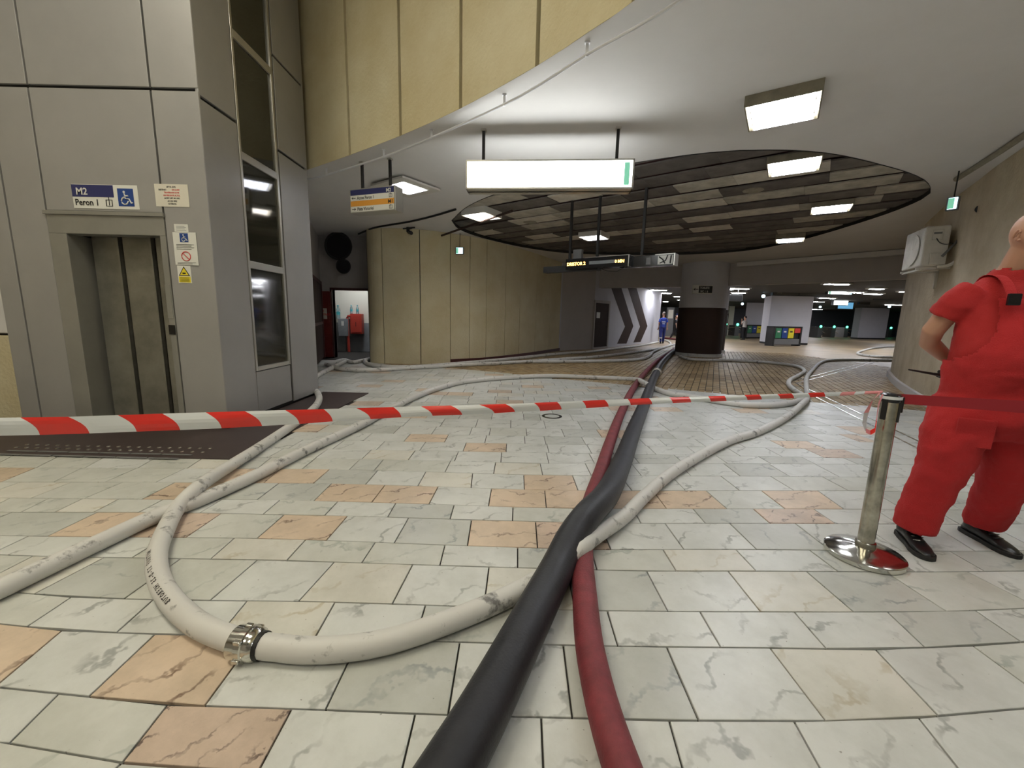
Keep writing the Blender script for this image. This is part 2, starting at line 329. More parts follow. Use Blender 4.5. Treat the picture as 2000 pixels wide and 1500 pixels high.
OR1 = [(30, 1250), (340, 1310), (230, 1025), (390, 1022), (590, 1025), (360, 957), (560, 930), (475, 932), (685, 962), (790, 965), (1010, 973), (1095, 973), (1240, 975), (1335, 975), (1570, 975), (985, 1040), (1075, 1040), (1125, 894 + 6), (1075, 942), (30, 928)]
OR2 = [(400, 1430), (300, 1022), (1560, 1008), (1175, 1050)]
CRM = [(490, 1075), (700, 1135), (1030, 917), (1400, 1095), (1700, 1330), (1000, 1150), (560, 1200), (150, 1110), (1560, 1150)]
def yint(poly, x):
    if x <= poly[0][0]: a, b = poly[0], poly[1]
    elif x >= poly[-1][0]: a, b = poly[-2], poly[-1]
    else:
        for a, b in zip(poly, poly[1:]):
            if a[0] <= x <= b[0]: break
    t = (x - a[0]) / (b[0] - a[0]); t = max(-0.8, min(1.8, t))
    return a[1] + (b[1] - a[1]) * t
def inquad(p, q):
    c = False
    for i in range(4):
        a, b = q[i], q[(i + 1) % 4]
        if (a[1] > p[1]) != (b[1] > p[1]) and p[0] < (b[0] - a[0]) * (p[1] - a[1]) / (b[1] - a[1]) + a[0]: c = not c
    return c
MBOUND = [(-6, 11.3), (-4.4, 11.1), (-3.3, 10.6), (-2.61, 10.32), (-1.55, 10.15), (-0.01, 9.45), (0.89, 8.85), (2.08, 8.22), (2.98, 7.75), (3.8, 7.42), (5.03, 6.84), (6.06, 6.42), (6.66, 6.22), (7.6, 6.0)]
def mby(x):
    for a, b in zip(MBOUND, MBOUND[1:]):
        if a[0] <= x <= b[0]: return a[1] + (b[1] - a[1]) * (x - a[0]) / (b[0] - a[0])
    return 6.0 if x > 0 else 11.3
quads = []
for k in range(11):
    lo, hi, js = BP[k], BP[k + 1], JT[k]
    for (t0, b0), (t1, b1) in zip(js, js[1:]):
        q = [(b0, yint(lo, b0)), (b1, yint(lo, b1)), (t1, yint(hi, t1)), (t0, yint(hi, t0))]
        m = None
        for p in OR1:
            if inquad(p, q): m = M5
        for p in OR2:
            if inquad(p, q): m = M6
        for p in CRM:
            if inquad(p, q) and not m: m = M4
        if not m: m = random.choice([M1, M1, M1, M1, M2, M3] if (b0 + b1) / 2 > 900 else [M1, M3, M3, M2, M1, M3, M4])
        quads.append(([fp(x, y) for x, y in q], m))
ends = []
for k in range(11):
    row = [q for q, m in quads if True][sum(len(JT[i]) - 1 for i in range(k)):][:len(JT[k]) - 1]
    for q, sg_ in ((row[-1], 1), (row[0], -1)):
        e0, e1 = (q[1], q[2]) if sg_ > 0 else (q[0], q[3])
        y0_, y1_ = e0.y, e1.y; xx = e0.x; x1_ = e1.x
        while abs(xx) < 6.6 and (xx < 5.3 if sg_ > 0 else True):
            nx, n1 = xx + .42 * sg_, x1_ + .42 * sg_ if abs(x1_ - xx) < .05 else xx + .42 * sg_
            a, b, c, d = Vector((xx, y0_, 0)), Vector((nx, y0_, 0)), Vector((n1, y1_, 0)), Vector((x1_, y1_, 0))
            ends.append(([a, b, c, d] if sg_ > 0 else [b, a, d, c], random.choice([M1, M1, M2, M3]))); xx, x1_ = nx, n1
quads += ends
ys = [fp(1000, y).y for y in (904, 883, 866, 851, 836, 820, 807)]
while ys[-1] < 11.2: ys.append(ys[-1] + 0.30)
SL = 0.022
for k, (y0, y1) in enumerate(zip(ys, ys[1:])):
    x = -7.0 + (k % 2) * 0.21 + random.uniform(-0.04, 0.04)
    while x < 7.4:
        wd = 0.42 * random.choice([1, 1, 1, 1, 1, 0.52, 1.04]); x2 = x + wd; xc = (x + x2) / 2
        def low(X): return (fp(0, 0).y * 0 + y0 + SL * X) if k else None
        if k == 0:   # meets the last measured row
            def base(X):
                px = 1000 + X / 3.75 * 800 * 1.0
                for _ in range(6):
                    q = fp(px, yint(BP[11], px)); px += (X - q.x) / 3.9 * 800
                return fp(px, yint(BP[11], px)).y
            a, b = base(x), base(x2)
        else: a, b = y0 + SL * x, y0 + SL * x2
        c, d = y1 + SL * x2, y1 + SL * x
        if (a + c) / 2 < mby(xc) + 0.2 and xc > -6.5:
            r = random.random()
            m = M5 if r < 0.035 else M6 if r < 0.05 else M4 if r < 0.12 else random.choice([M1, M1, M1, M2, M3 if x < 0 else M1])
            quads.append(([Vector((x, a, 0)), Vector((x2, b, 0)), Vector((x2, c, 0)), Vector((x, d, 0))], m))
        x = x2
def tile_mesh(mb, q, c, g=0.0035, z=0.0, mi=0):
    e = []
    for i in range(4):
        p = q[i]; a = (q[(i + 1) % 4] - p).normalized(); b = (q[(i - 1) % 4] - p).normalized()
        e.append(p + (a + b) * g)
    top = [Vector((v.x, v.y, z)) - c for v in e]; o2 = [Vector((v.x, v.y, FLZ)) - c for v in e]
    inn = [t + ((top[0] + top[1] + top[2] + top[3]) / 4 - t).normalized() * 0.003 for t in top]
    ch = [Vector((t.x, t.y, t.z - 0.0015)) for t in top]
    mb.add(inn + ch + o2, [(0, 1, 2, 3)] + [(4 + i, 4 + (i + 1) % 4, (i + 1) % 4, i) for i in range(4)] + [(8 + i, 8 + (i + 1) % 4, 4 + (i + 1) % 4, 4 + i) for i in range(4)], mi)
def proj(v):
    d = Vector(v) - Vector((0, 0, EYE)); w_ = d.dot(_f)
    if w_ <= 0.01: return (-9999, -9999)
    return (1000 + FPX * d.dot(CR) / w_, 750 - FPX * d.dot(CU) / w_)
def tile_hidden(c): return (c.x < -2.45 and 3.45 < c.y < 6.6)
cnt = 0; far_tiles = MB(); TM = [M1, M2, M3, M4, M5, M6]
for q, m in quads:
    c = (q[0] + q[1] + q[2] + q[3]) / 4; p = proj(c)
    if tile_hidden(c): continue
    if cnt < 298 and -90 < p[0] < 2090 and p[1] < 1620:
        t = MB(); tile_mesh(t, q, c, z=random.uniform(-0.0008, 0.0006)); o = t.build('tile', m, floor); o.location = c; cnt += 1
    else:
        tile_mesh(far_tiles, q, Vector((0, 0, 0)), z=random.uniform(-0.0008, 0.0004), mi=TM.index(m))
# strip of tiles just in front of the first measured row
x = -2.5
while x < 2.6:
    q = [Vector((x, 0.45, 0)), Vector((x + 0.42, 0.45, 0)), Vector((x + 0.42, 0.76, 0)), Vector((x, 0.76, 0))]
    tile_mesh(far_tiles, q, Vector((0, 0, 0)), z=-0.001, mi=random.choice([0, 0, 1])); x += 0.42
tag(far_tiles.build('distant_tiles', TM, floor), kind='stuff')
near = MB().box(-8, 7, -5.5, 0.448, FLZ, -0.001); struct('floor_behind', near, M1)
bord = MB(); pl = [Vector((a, b, 0)) for a, b in MBOUND]
# mosaic of small brown floor stones, laid on a grid turned 26 degrees
mos = MB(); th = radians(26); gu = Vector((cos(th), -sin(th), 0)); gv = Vector((sin(th), cos(th), 0)); P_ = 0.128
for i in range(-130, 150):
    for j in range(20, 200):
        c = gu * (i * P_) + gv * (j * P_)
        if c.x < -3.4 or c.x > 12.2 or c.y < mby(c.x) + 0.05 or c.y > 18.5: continue
        pr = proj(c)
        if not (560 < pr[0] < 1900): continue
        h = P_ / 2 - 0.007; z = 0.002 + random.uniform(-0.001, 0.001); mi = random.choice([0, 0, 0, 1, 1, 2])
        if 1330 < pr[0] < 1530 and abs(pr[1] - (733 + (pr[0] - 1330) * 0.06)) < 3 + 5 * random.random(): mi = 2
        v = [c - gu * h - gv * h, c + gu * h - gv * h, c + gu * h + gv * h, c - gu * h + gv * h]
        mos.add([Vector((a.x, a.y, z)) for a in v] + [Vector((a.x, a.y, FLZ)) for a in v], [(0, 1, 2, 3)] + [(4 + q_, 4 + (q_ + 1) % 4, (q_ + 1) % 4, q_) for q_ in range(4)], mi)
tag(mos.build('mosaic_stones', MOSB, floor), kind='stuff')
struct('floor_far', MB().prism([(12.2, 18.5), (12.2, 10), (14, 10), (47, 10), (47, 55), (-2, 55), (-2, 18.5)], FLZ, 0.0015), FARF)
# brown mat around the lift with steel studs and bars
mat_o = MB().prism([(-6.2, 3.40), (-2.42, 3.45), (-2.37, 6.66), (-3.12, 6.66), (-3.12, 4.38), (-6.2, 4.38)], FLZ, 0.008).build('floor_mat', MATB)
tag(mat_o, 'dark brown rubber mat around the foot of the grey lift', 'mat')
studs = MB().lathe([(0.017, 0), (0.016, 0.003), (0.010, 0.006), (0.003, 0.007)], n=10)
st0 = None
for (a, b, n) in (((53, 868.6), (410, 876), 19), ((32, 874), (396, 883), 19)):
    for i in range(n):
        t = i / (n - 1); p = fp(a[0] + (b[0] - a[0]) * t, a[1] + (b[1] - a[1]) * t, 0.008)
        # even spacing in the world
        pa, pb = fp(*a, 0.008), fp(*b, 0.008); p = pa.lerp(pb, t)
        if st0 is None: st0 = studs.build('stud', STEEL, mat_o); o = st0
        else: o = st0.copy(); COL.objects.link(o)
        o.parent = mat_o; o.location = p
for (a, b, n) in (((14, 880.5), (377, 889), 6), ((-20, 887), (350, 896.5), 6)):
    pa, pb = fp(*a, 0.008), fp(*b, 0.008)
    for i in range(n):
        p, q = pa.lerp(pb, (i + 0.02) / n), pa.lerp(pb, (i + 0.96) / n)
        MB().box(p.x, q.x, p.y - 0.012, p.y + 0.012, 0.008, 0.013).build('guide_bar', PLASG, mat_o)
# steel guide strips let into the floor: two double lines meeting in a V
def strips(a, b, off, wd=0.013, L=0.27, gap=0.03):
    d = (b - a); n = d.length; d.normalize(); s = Vector((-d.y, d.x, 0)); k = 0; x = 0
    while x + L < n:
        p = a + d * x + s * off; q = p + d * L
        o = MB().prism([(p - s * wd)[:2], (q - s * wd)[:2], (q + s * wd)[:2], (p + s * wd)[:2]], FLZ, 0.006).build('guide_strip', STRIP, floor, bevel=0.002)
        x += L + gap
for off in (-0.085, 0.085):
    strips(fp(1546, 748), fp(2040, 990), off)
    strips(fp(1546, 748), fp(1734, 699.5), off, L=0.3)
dr = thing('floor_drain', 'small round floor drain with black rim set into the marble tiles', 'drain', fp(1078, 813))
MB().lathe([(0.135, -0.005), (0.135, 0.004), (0.10, 0.004), (0.10, -0.005)], n=28).build('rim', BLKG, dr)
MB().lathe([(0.098, -0.006), (0.098, 0.002), (0.03, 0.003)], n=28).build('cover', M2, dr)

# ------------------------------------------------------------------ ceiling with atrium opening and round recess
EDGE = [(-6.2, 8.2), (-5.0, 7.75), (-4.1, 7.28), (-3.25, 6.73), (-2.31, 6.07), (-1.43, 5.41), (-0.61, 4.71), (0.15, 3.94), (0.52, 3.5), (0.77, 3.18), (1.15, 2.5), (1.35, 1.6), (1.3, 0.6), (0.95, -0.6), (0.3, -1.8), (-0.8, -3.0), (-2.4, -4.0)]
edge = [p.to_2d() for p in spline([(a, b, 0) for a, b in EDGE], 0.3)]
RING0 = [(-1.47, 9.82), (-0.95, 8.55), (-0.2, 7.5), (0.75, 6.65), (1.63, 6.08), (2.45, 5.68), (3.15, 5.55), (3.9, 5.6), (4.75, 5.88), (5.75, 6.32), (6.45, 6.82), (6.88, 7.4), (7.2, 8.7), (7.35, 11.0), (7.0, 12.7), (5.9, 13.65), (4.13, 14.15), (1.9, 14.15), (0.4, 13.3), (-0.81, 11.95), (-1.4, 10.8)]
ring = [p.to_2d() for p in spline([(a, b, 0) for a, b in RING0 + RING0[:1]], 0.25)][:-1]
BEAM = [(3.1, 18.5), (5.3, 17.4), (7.35, 16.1), (9.3, 14.2), (11.35, 11.75)]
beam = [p.to_2d() for p in spline([(a, b, 0) for a, b in BEAM], 0.4)]
outer = [Vector(p) for p in edge] + [Vector((-2.4, -6)), Vector((14, -6)), Vector((14, 11.0)), Vector((11.6, 11.9))] + beam[::-1] + [Vector((1, 19)), Vector((-9, 19)), Vector((-9, 8.6))]
tri = geometry.tessellate_polygon([[Vector((p[0], p[1], 0)) for p in outer], [Vector((p[0], p[1], 0)) for p in ring]])
cm = MB(); allp = [(p[0], p[1], ZC) for p in outer] + [(p[0], p[1], ZC) for p in ring]; cm.add(allp, [tuple(t) for t in tri])
ceil = struct('ceiling', cm, PLAS)
rim = MB(); n = len(ring)
for i in range(n):
    a, b = ring[i], ring[(i + 1) % n]; rim.quad((a[0], a[1], ZC - 0.012), (b[0], b[1], ZC - 0.012), (b[0], b[1], RC + 0.06), (a[0], a[1], RC + 0.06))
struct('recess_rim', rim, BLK, ceil)
struct('recess_backing', MB().prism([(p[0], p[1]) for p in ring], RC + 0.045, RC + 0.10), mat('recess_maroon', (0.05, 0.012, 0.014), 0.8), ceil)
ba = radians(-36.5); bu = Vector((cos(ba), sin(ba), 0)); bv = Vector((-sin(ba), cos(ba), 0))
RCEN = Vector((3.0, 9.9, 0)); pitch = 0.585; nb = 0
LIGHTPX = [(1330, 393), (1500, 381), (1600, 365), (1700, 340), (1420, 402), (1400, 425), (1350, 450), (1340, 430), (1450, 472), (1650, 400), (1610, 425), (1740, 365), (1640, 440), (1400, 355), (960, 390), (1110, 392), (1040, 410), (1085, 418), (1000, 435), (1160, 415), (1240, 405), (1330, 372), (1030, 445), (1080, 440), (980, 455), (1050, 462), (1200, 455), (1270, 455), (1480, 410), (1390, 372), (920, 462), (1100, 470), (1300, 470), (1520, 350)]
lightw = [fp(x, y, RC) for x, y in LIGHTPX]
def in_ring(p, s=1.12):
    return ((p.x - 2.95) / 4.5) ** 2 + ((p.y - 9.9) / 4.45) ** 2 < s * s
for i in range(-9, 10):
    v0 = i * pitch; x = -6.0 + random.uniform(-0.6, 0)
    while x < 6.0:
        L = random.choice([1.2, 1.2, 0.9, 1.5]); a = RCEN + bu * x + bv * v0; b = a + bu * L
        mid = (a + b) / 2
        if in_ring(a) or in_ring(b) or in_ring(mid):
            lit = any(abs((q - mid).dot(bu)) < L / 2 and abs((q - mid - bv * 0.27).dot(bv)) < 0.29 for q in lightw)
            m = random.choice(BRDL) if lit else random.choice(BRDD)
            z = RC + random.uniform(-0.004, 0.008)
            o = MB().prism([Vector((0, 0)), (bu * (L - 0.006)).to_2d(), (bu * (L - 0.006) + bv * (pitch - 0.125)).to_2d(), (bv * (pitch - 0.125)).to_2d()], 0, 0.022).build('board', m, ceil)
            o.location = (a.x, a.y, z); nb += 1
        x += L
# beam ring and ledge
bmb = MB().wall([tuple(p) for p in beam], 2.65, ZC, 0.35)
struct('ceiling_beam', bmb, GREYW)
led = [p.to_2d() for p in spline([(8.1, 15.35, 0), (9.1, 14.25, 0), (10.2, 12.9, 0), (11.1, 11.75, 0)], 0.3)]
struct('trim_1', MB().wall([tuple(p) for p in led[::-1]], ZC - 0.16, ZC - 0.02, 0.18), PLAS)
# atrium: curved fascia of tall panels around the opening, upper ceiling, walls
UP = 6.3
struct('wall_atrium', MB().wall([tuple(p) for p in edge], ZC + 0.02, UP, 0.0 + 0.28).v and MB().wall([(p[0] + 0.05, p[1] + 0.05) for p in edge], ZC + 0.02, UP, 0.2), BLK)
watr = bpy.data.objects['wall_atrium']
def seg_between(curve, p0, p1, gap):
    i0 = min(range(len(curve)), key=lambda i: (curve[i] - p0).length); i1 = min(range(len(curve)), key=lambda i: (curve[i] - p1).length)
    pts = [p0] + [c for c in curve[i0 + 1:i1] if (c - p0).length > 0.08 and (c - p1).length > 0.08] + [p1]
    d = (pts[1] - pts[0]).normalized(); pts[0] = pts[0] + d * gap / 2; d = (pts[-2] - pts[-1]).normalized(); pts[-1] = pts[-1] + d * gap / 2
    return [tuple(p) for p in pts]
ej = [Vector(p) for p in EDGE if True]
ji = [0, 1, 2, 3, 4, 5, 6, 7, 9, 11, 12, 13, 14, 15, 16]
dens = [p.to_2d() for p in spline([(a, b, 0) for a, b in EDGE], 0.1)]
for a, b in zip(ji, ji[1:]):
    MB().wall(seg_between(dens, ej[a], ej[b], 0.05), ZC + 0.004, UP, 0.075).build('wall_panel', BEIG, watr)
struct('ceiling_upper', MB().box(-9, 2.5, -6, 9, UP, UP + 0.1), PLAS)
struct('wall_back', MB().box(-9, 14, -6.1, -6, 0, UP), GREYW)
struct('wall_far_left', MB().box(-9.1, -9, -6, 19, 0, UP), BEIR)
# wall left of the lift
wl = struct('wall_left', MB().box(-9, -5.44, 4.66, 4.8, 0, UP), BLK)
MB().box(-9, -5.44, 4.60, 4.66, 0, 0.96).build('wall_panel', BEIG, wl, bevel=0.01)
MB().box(-9, -5.44, 4.60, 4.66, 0.985, 3.2).build('wall_panel', PLAS, wl, bevel=0.01)

# ------------------------------------------------------------------ left curved wall of panels
WL = [(-3.62, 12.9), (-3.86, 12.0), (-3.93, 11.3), (-3.72, 10.93), (-3.25, 10.84), (-2.35, 10.95), (-1.46, 11.5), (-0.63, 12.3), (0.5, 14.06), (1.88, 16.66)]
wlc = [p.to_2d() for p in spline([(a, b, 0) for a, b in WL], 0.1)]
wlp = [p for p in wlc]
def at_px(px, lo=40):
    return min(wlp[lo // 3:], key=lambda p: abs(proj((p.x, p.y, 0))[0] - px))
wb = struct('wall_curved', MB().wall([(p.x - 0.02, p.y + 0.045) for p in wlp], 0, ZC, 0.12), BLK)
js = [wlp[0], at_px(754), at_px(825), at_px(878), at_px(917), at_px(951), at_px(985), at_px(1014), at_px(1043), at_px(1070), wlp[-1]]
for a, b in zip(js, js[1:]):
    MB().wall(seg_between(wlp, a, b, 0.02), 0.0, ZC - 0.002, 0.05).build('wall_panel', BEIG, wb)
i0 = min(range(len(wlp)), key=lambda i: (wlp[i] - js[3]).length)
struct('baseboard_left', MB().wall([(p.x + 0.02, p.y - 0.03) for p in wlp[i0:]], 0, 0.11, 0.03), MAROON)
# ------------------------------------------------------------------ grey wall with chevrons and a door
GW = [Vector((1.88, 16.66)), Vector((3.44, 17.96)), Vector((4.18, 18.8)), Vector((8.96, 25.45))]
gw = struct('wall_left_far', MB().wall([(1.86, 16.6), (2.0, 16.75)], 0, ZC, 0.14).wall([tuple(p) for p in GW], 0, ZC, 0.2), PIERM)
def wp(px, py, A, B, off=0.0):
    d = ray(px, py); e = Vector((B[0] - A[0], B[1] - A[1])); nrm = Vector((e.y, -e.x)).normalized()
    t = (nrm.dot(Vector(A)) + off) / (nrm.x * d.x + nrm.y * d.y)
    return Vector((d.x * t, d.y * t, EYE + d.z * t))
struct('trim_2', MB().wall([tuple(GW[0] + Vector((0.02, -0.02))), tuple(GW[1] + Vector((0.02, -0.02)))], 0.0, ZC, 0.012), GREYW)
for ch in ([(1193, 560), (1213, 560), (1237, 637), (1223.6, 671), (1205, 671.5), (1220.6, 638)], [(1226, 562), (1243.5, 563), (1264.6, 637), (1251, 668), (1237, 669), (1250, 638)]):
    f = [wp(x, y, GW[2], GW[3], 0.004) for x, y in ch]; bk = [wp(x, y, GW[2], GW[3], -0.004) for x, y in ch]
    tag(MB().add(f + bk, [(0, 1, 2, 5), (2, 3, 4, 5), (11, 8, 7, 6), (11, 10, 9, 8)] + [(i, (i + 1) % 6, 6 + (i + 1) % 6, 6 + i) for i in range(6)]).build('chevron', BROWN, gw), 'brown painted arrow chevron')
dA, dB = GW[1], GW[2] + (GW[2] - GW[1]) * 0.3
p0, p1 = wp(1157, 678, GW[1], GW[2]), wp(1183, 677, GW[1], GW[2])
du = (p1 - p0); du.z = 0; wd = du.length; dang = atan2(du.y, du.x)
dm = Matrix.Translation((p0.x, p0.y, 0)) @ Matrix.Rotation(dang, 4, 'Z')
d1 = struct('door_1', MB().box(0, wd, -0.03, 0.02, 0.02, 2.0, M=dm), BROWN)
MB().box(-0.08, 0, -0.06, 0.02, 0, 2.1, M=dm).box(wd, wd + 0.1, -0.06, 0.02, 0, 2.1, M=dm).box(-0.08, wd + 0.1, -0.06, 0.02, 2.0, 2.12, M=dm).box(0, wd, -0.05, 0.02, 0, 0.08, M=dm).build('door_frame', GREYW, d1)
MB().box(0.15, 0.45, -0.034, -0.03, 1.35, 1.6, M=dm).build('notice', WHITE, d1)
MB().box(wd - 0.12, wd - 0.05, -0.08, -0.03, 0.95, 1.0, M=dm).build('handle', STEEL, d1)
# ------------------------------------------------------------------ alcove on the left
ay = 12.05; xl, xr = dp(655, 700, ay).x, dp(722, 700, ay).x; zt = 1.95
wa = struct('wall_alcove', MB().box(-5.62, xl, ay, ay + 0.15, 0, ZC).box(xl, -3.66, ay, ay + 0.15, zt, ZC), GREYW)
struct('wall_alcove_side', MB().wall([(-4.15, 8.2), (-5.6, 12.1)], 0, ZC, 0.15), GREYW)
struct('wall_service_room', MB().box(-7.2, -3.0, 14.2, 14.3, 0.95, ZC).box(-7.3, -7.2, ay, 14.3, 0, ZC), CREAMW)
struct('wall_dado', MB().box(-7.2, -3.0, 14.17, 14.25, 0, 0.98), GREYL)
struct('door_2', MB().box(dp(626, 640, ay - 0.1).x, xl - 0.02, ay - 0.12, ay - 0.06, 0.02, 1.9), REDDOOR)
d2 = bpy.data.objects['door_2']
x0_, x1_ = dp(626, 640, ay - 0.1).x, xl - 0.02
MB().box(x0_ + 0.04, x1_ - 0.04, ay - 0.14, ay - 0.12, 0.1, 0.62).box(x0_ + 0.04, x1_ - 0.04, ay - 0.14, ay - 0.12, 0.7, 1.22).box(x0_ + 0.04, x1_ - 0.04, ay - 0.14, ay - 0.12, 1.3, 1.82).build('door_panel', REDDOOR, d2, bevel=0.01)
MB().box(x1_ - 0.34, x1_ - 0.10, ay - 0.15, ay - 0.14, 1.12, 1.42).build('notice', CREAMP, d2)
text('NU\nINTRATI', 0.09, REDP, d2, (x1_ - 0.32, ay - 0.152, 1.31), (pi / 2, 0, 0))
MB().box(xl - 0.05, xl, ay - 0.06, ay + 0.17, 0, zt + 0.05).box(xl - 0.05, xr + 0.3, ay - 0.06, ay + 0.17, zt, zt + 0.06).build('door_frame', MAROON, d2)
d3 = struct('door_3', MB().wall([(-4.44, 9.0), (-5.46, 11.75)], 0.05, 2.1, -0.03), BROWN)
MB().wall([(-4.42, 8.95), (-5.48, 11.8)], 2.08, 2.16, -0.05).wall([(-4.42, 8.95), (-5.48, 11.8)], 0.98, 1.05, -0.05).wall([(-5.45, 11.72), (-5.48, 11.80)], 0, 2.16, -0.06).build('door_frame', MAROON, d3)

# ------------------------------------------------------------------ right curved concrete wall
WR = [(5.35, -6), (5.3, 0), (5.35, 3.2), (5.75, 4.7), (6.25, 5.65), (6.78, 6.45), (7.42, 7.42), (8.6, 9.05), (9.6, 10.3), (10.25, 11.05), (11.0, 11.62), (12.3, 12.0), (14.2, 12.1)]
wrp = [p.to_2d() for p in spline([(a, b, 0) for a, b in WR], 0.2)]
wr = struct('wall_right', MB().wall([tuple(p) for p in wrp], 0, ZC, -0.25), BEIR, smooth=True)
struct('baseboard_right', MB().wall([(p.x - 0.05, p.y + 0.04) for p in wrp[20:-8]], 0, 0.14, -0.06), PLAS, smooth=True)

# ------------------------------------------------------------------ round columns
def column(name, c, r=0.82):
    o = struct(name, MB().lathe([(r, 1.81), (r, ZC)], (c[0], c[1], 0), 48), PIERM, smooth=True)
    MB().lathe([(r + 0.012, 0.12), (r + 0.012, 1.81)], (c[0], c[1], 0), 48).build('painted_band', BROWN, o, smooth=True)
    MB().lathe([(r + 0.05, 0), (r + 0.05, 0.12)], (c[0], c[1], 0), 48).build('plinth', M1, o)
    return o
cc = dp(1371, 600, 16.0); column('column_near', (cc.x, 16.0))
c2 = dp(1381, 600, 18.1); column('column_behind', (c2.x, 18.1))

# ------------------------------------------------------------------ far hall
HC = 3.02
struct('ceiling_far', MB().prism([(3.3, 18.8), (7.4, 16.5), (9.5, 14.6), (11.5, 12.2), (48, 12.2), (48, 56), (3.3, 56)], HC, HC + 0.1), DARKH)
struct('wall_end', MB().box(3, 48, 52, 52.3, 0, HC), FARW)
struct('wall_far_right', MB().box(48, 48.3, 12, 52, 0, HC), FARW)
struct('wall_side_far', MB().wall([(8.96, 25.45), (8.7, 30), (11, 52)], 0, HC, 0.2), PIERM)
def pier(name, base, depth):
    P = [fp(x, y).to_2d() for x, y in base]; a, b = P[0], P[-1]
    poly = P + [b * (1 + depth / b.length), a * (1 + depth / a.length)]
    o = struct(name, MB().prism(poly, 0.12, HC), PIERM)
    MB().prism([p * 1.0005 for p in poly], 0, 0.12).build('plinth', BLK, o)
    return o
pier('pier_near', [(1483, 669.6), (1496, 671.8), (1577, 673.8)], 2.0)
pier('pier_behind', [(1451, 660), (1493, 661)], 2.0)
pier('pier_right', [(1661, 661), (1674, 662), (1728, 663)], 3)
struct('wall_corridor', MB().box(dp(1410, 640, 44.5).x, dp(1431, 640, 44.5).x, 44.5, 45, 0, HC), CREAMW)
# ------------------------------------------------------------------ lift tower
LY, LX0, LX1, LYB, LT = 4.40, -5.42, -3.14, 6.52, 5.75
lift = thing('lift_tower', 'grey metal panelled lift shaft with steel sliding door at left', 'lift', (LX0 / 2 + LX1 / 2, LY, 0))
def lp(mb, name, m, bevel=0.0, par=None):
    o = mb.build(name, m, None, bevel=bevel); o.parent = par or lift; o.matrix_parent_inverse = Matrix.Translation((-(LX0 + LX1) / 2, -LY, 0)) if not par else Matrix()
    return o
for a, b, z0, z1 in ((LX0, -5.215, 0.05, 3.405), (-5.195, -4.815, 0.05, 3.405), (-4.795, -3.615, 2.27, 3.405), (-3.595, LX1, 0.05, 3.405), (LX0, -5.215, 3.435, LT), (-5.195, -4.815, 3.435, LT), (-4.795, -3.615, 3.435, LT), (-3.595, LX1, 3.435, LT)):
    lp(MB().box(a, b, LY, LY + 0.03, z0, z1), 'panel', LIFT, 0.004)
for a, b, z0, z1 in ((LY + 0.005, 4.96, 0.05, 3.35), (LY + 0.005, 4.96, 3.385, LT), (4.97, 5.74, 0.05, 0.56), (5.79, LYB, 0.03, 3.37), (5.79, LYB, 3.405, 4.495), (5.79, LYB, 4.525, LT)):
    lp(MB().box(LX1 - 0.03, LX1 + 0.002, a, b, z0, z1), 'panel', LIFT, 0.004)
lp(MB().box(LX0 + 0.02, LX1 - 0.02, LY + 0.26, LYB - 0.02, 0, LT).box(LX0 + 0.02, -4.82, LY + 0.03, LY + 0.26, 0, LT).box(-3.60, LX1 - 0.03, LY + 0.03, LY + 0.3, 0, LT).box(-4.82, -3.60, LY + 0.03, LY + 0.26, 2.31, LT), 'core', BLK)
lp(MB().box(LX0 + 0.02, LX1, LYB - 0.02, LYB + 0.02, 0, LT).box(LX0 + 0.02, LX1, LY + 0.1, LYB, LT, LT + 0.02), 'back_panel', LIFT)
for z0, z1 in ((0.62, 1.80), (1.88, 3.00), (3.09, 4.24), (4.33, LT)):
    lp(MB().box(LX1 - 0.028, LX1 - 0.012, 5.0, 5.70, z0, z1), 'pane', GLASS)
fr = MB().box(LX1 - 0.03, LX1 + 0.01, 4.965, 5.0, 0.57, LT).box(LX1 - 0.03, LX1 + 0.01, 5.70, 5.745, 0.57, LT)
for z in (0.57, 1.80, 3.0, 4.24): fr.box(LX1 - 0.03, LX1 + 0.01, 5.0, 5.70, z, z + (0.05 if z < 1 else 0.085))
lp(fr, 'window_frame', ALU, 0.003)
lp(MB().box(-4.80, -4.62, LY - 0.012, LY + 0.255, 0.02, 2.04).box(-3.66, -3.60, LY - 0.012, LY + 0.255, 0.02, 2.04).box(-4.80, -3.60, LY - 0.012, LY + 0.14, 2.04, 2.24), 'door_frame', LFRAME, 0.004)
lp(MB().box(-4.82, -3.59, LY - 0.03, LY + 0.02, 2.225, 2.262), 'door_lintel', LFRAME, 0.003)
for a, b, y in ((-4.58, -4.27, 0.20), (-4.22, -3.89, 0.17), (-3.84, -3.66, 0.14)):
    lp(MB().box(a, b, LY + y, LY + y + 0.025, 0.04, 2.05).box(b - 0.02, b, LY + y - 0.03, LY + y, 0.04, 2.05), 'door_leaf', LIFTD, 0.003)
lp(MB().box(-4.62, -3.62, LY - 0.06, LY + 0.2, 0.0, 0.035), 'threshold', LFRAME, 0.003)
lp(MB().box(-3.665, -3.60, LY - 0.02, LY - 0.012, 1.03, 1.13), 'call_button_plate', BLKG)
lp(MB().box(-3.66, -3.605, LY - 0.018, LY - 0.012, 1.2, 1.55), 'control_panel', LFRAME, 0.002)
def board(name, label, cat, x0, x1, z0, z1, m, y=LY - 0.001, t=0.004, group=None):
    o = thing(name, label, cat, (x0, y, z0), 0, group)
    MB().box(0, x1 - x0, -t, 0, 0, z1 - z0).build('plate', m, o)
    return o, x1 - x0, z1 - z0, -t - 0.0008
def rect(o, x0, x1, z0, z1, y, m, name='patch'): return MB().box(x0, x1, y - 0.0012, y, z0, z1).build(name, m, o)
RX = (pi / 2, 0, 0)
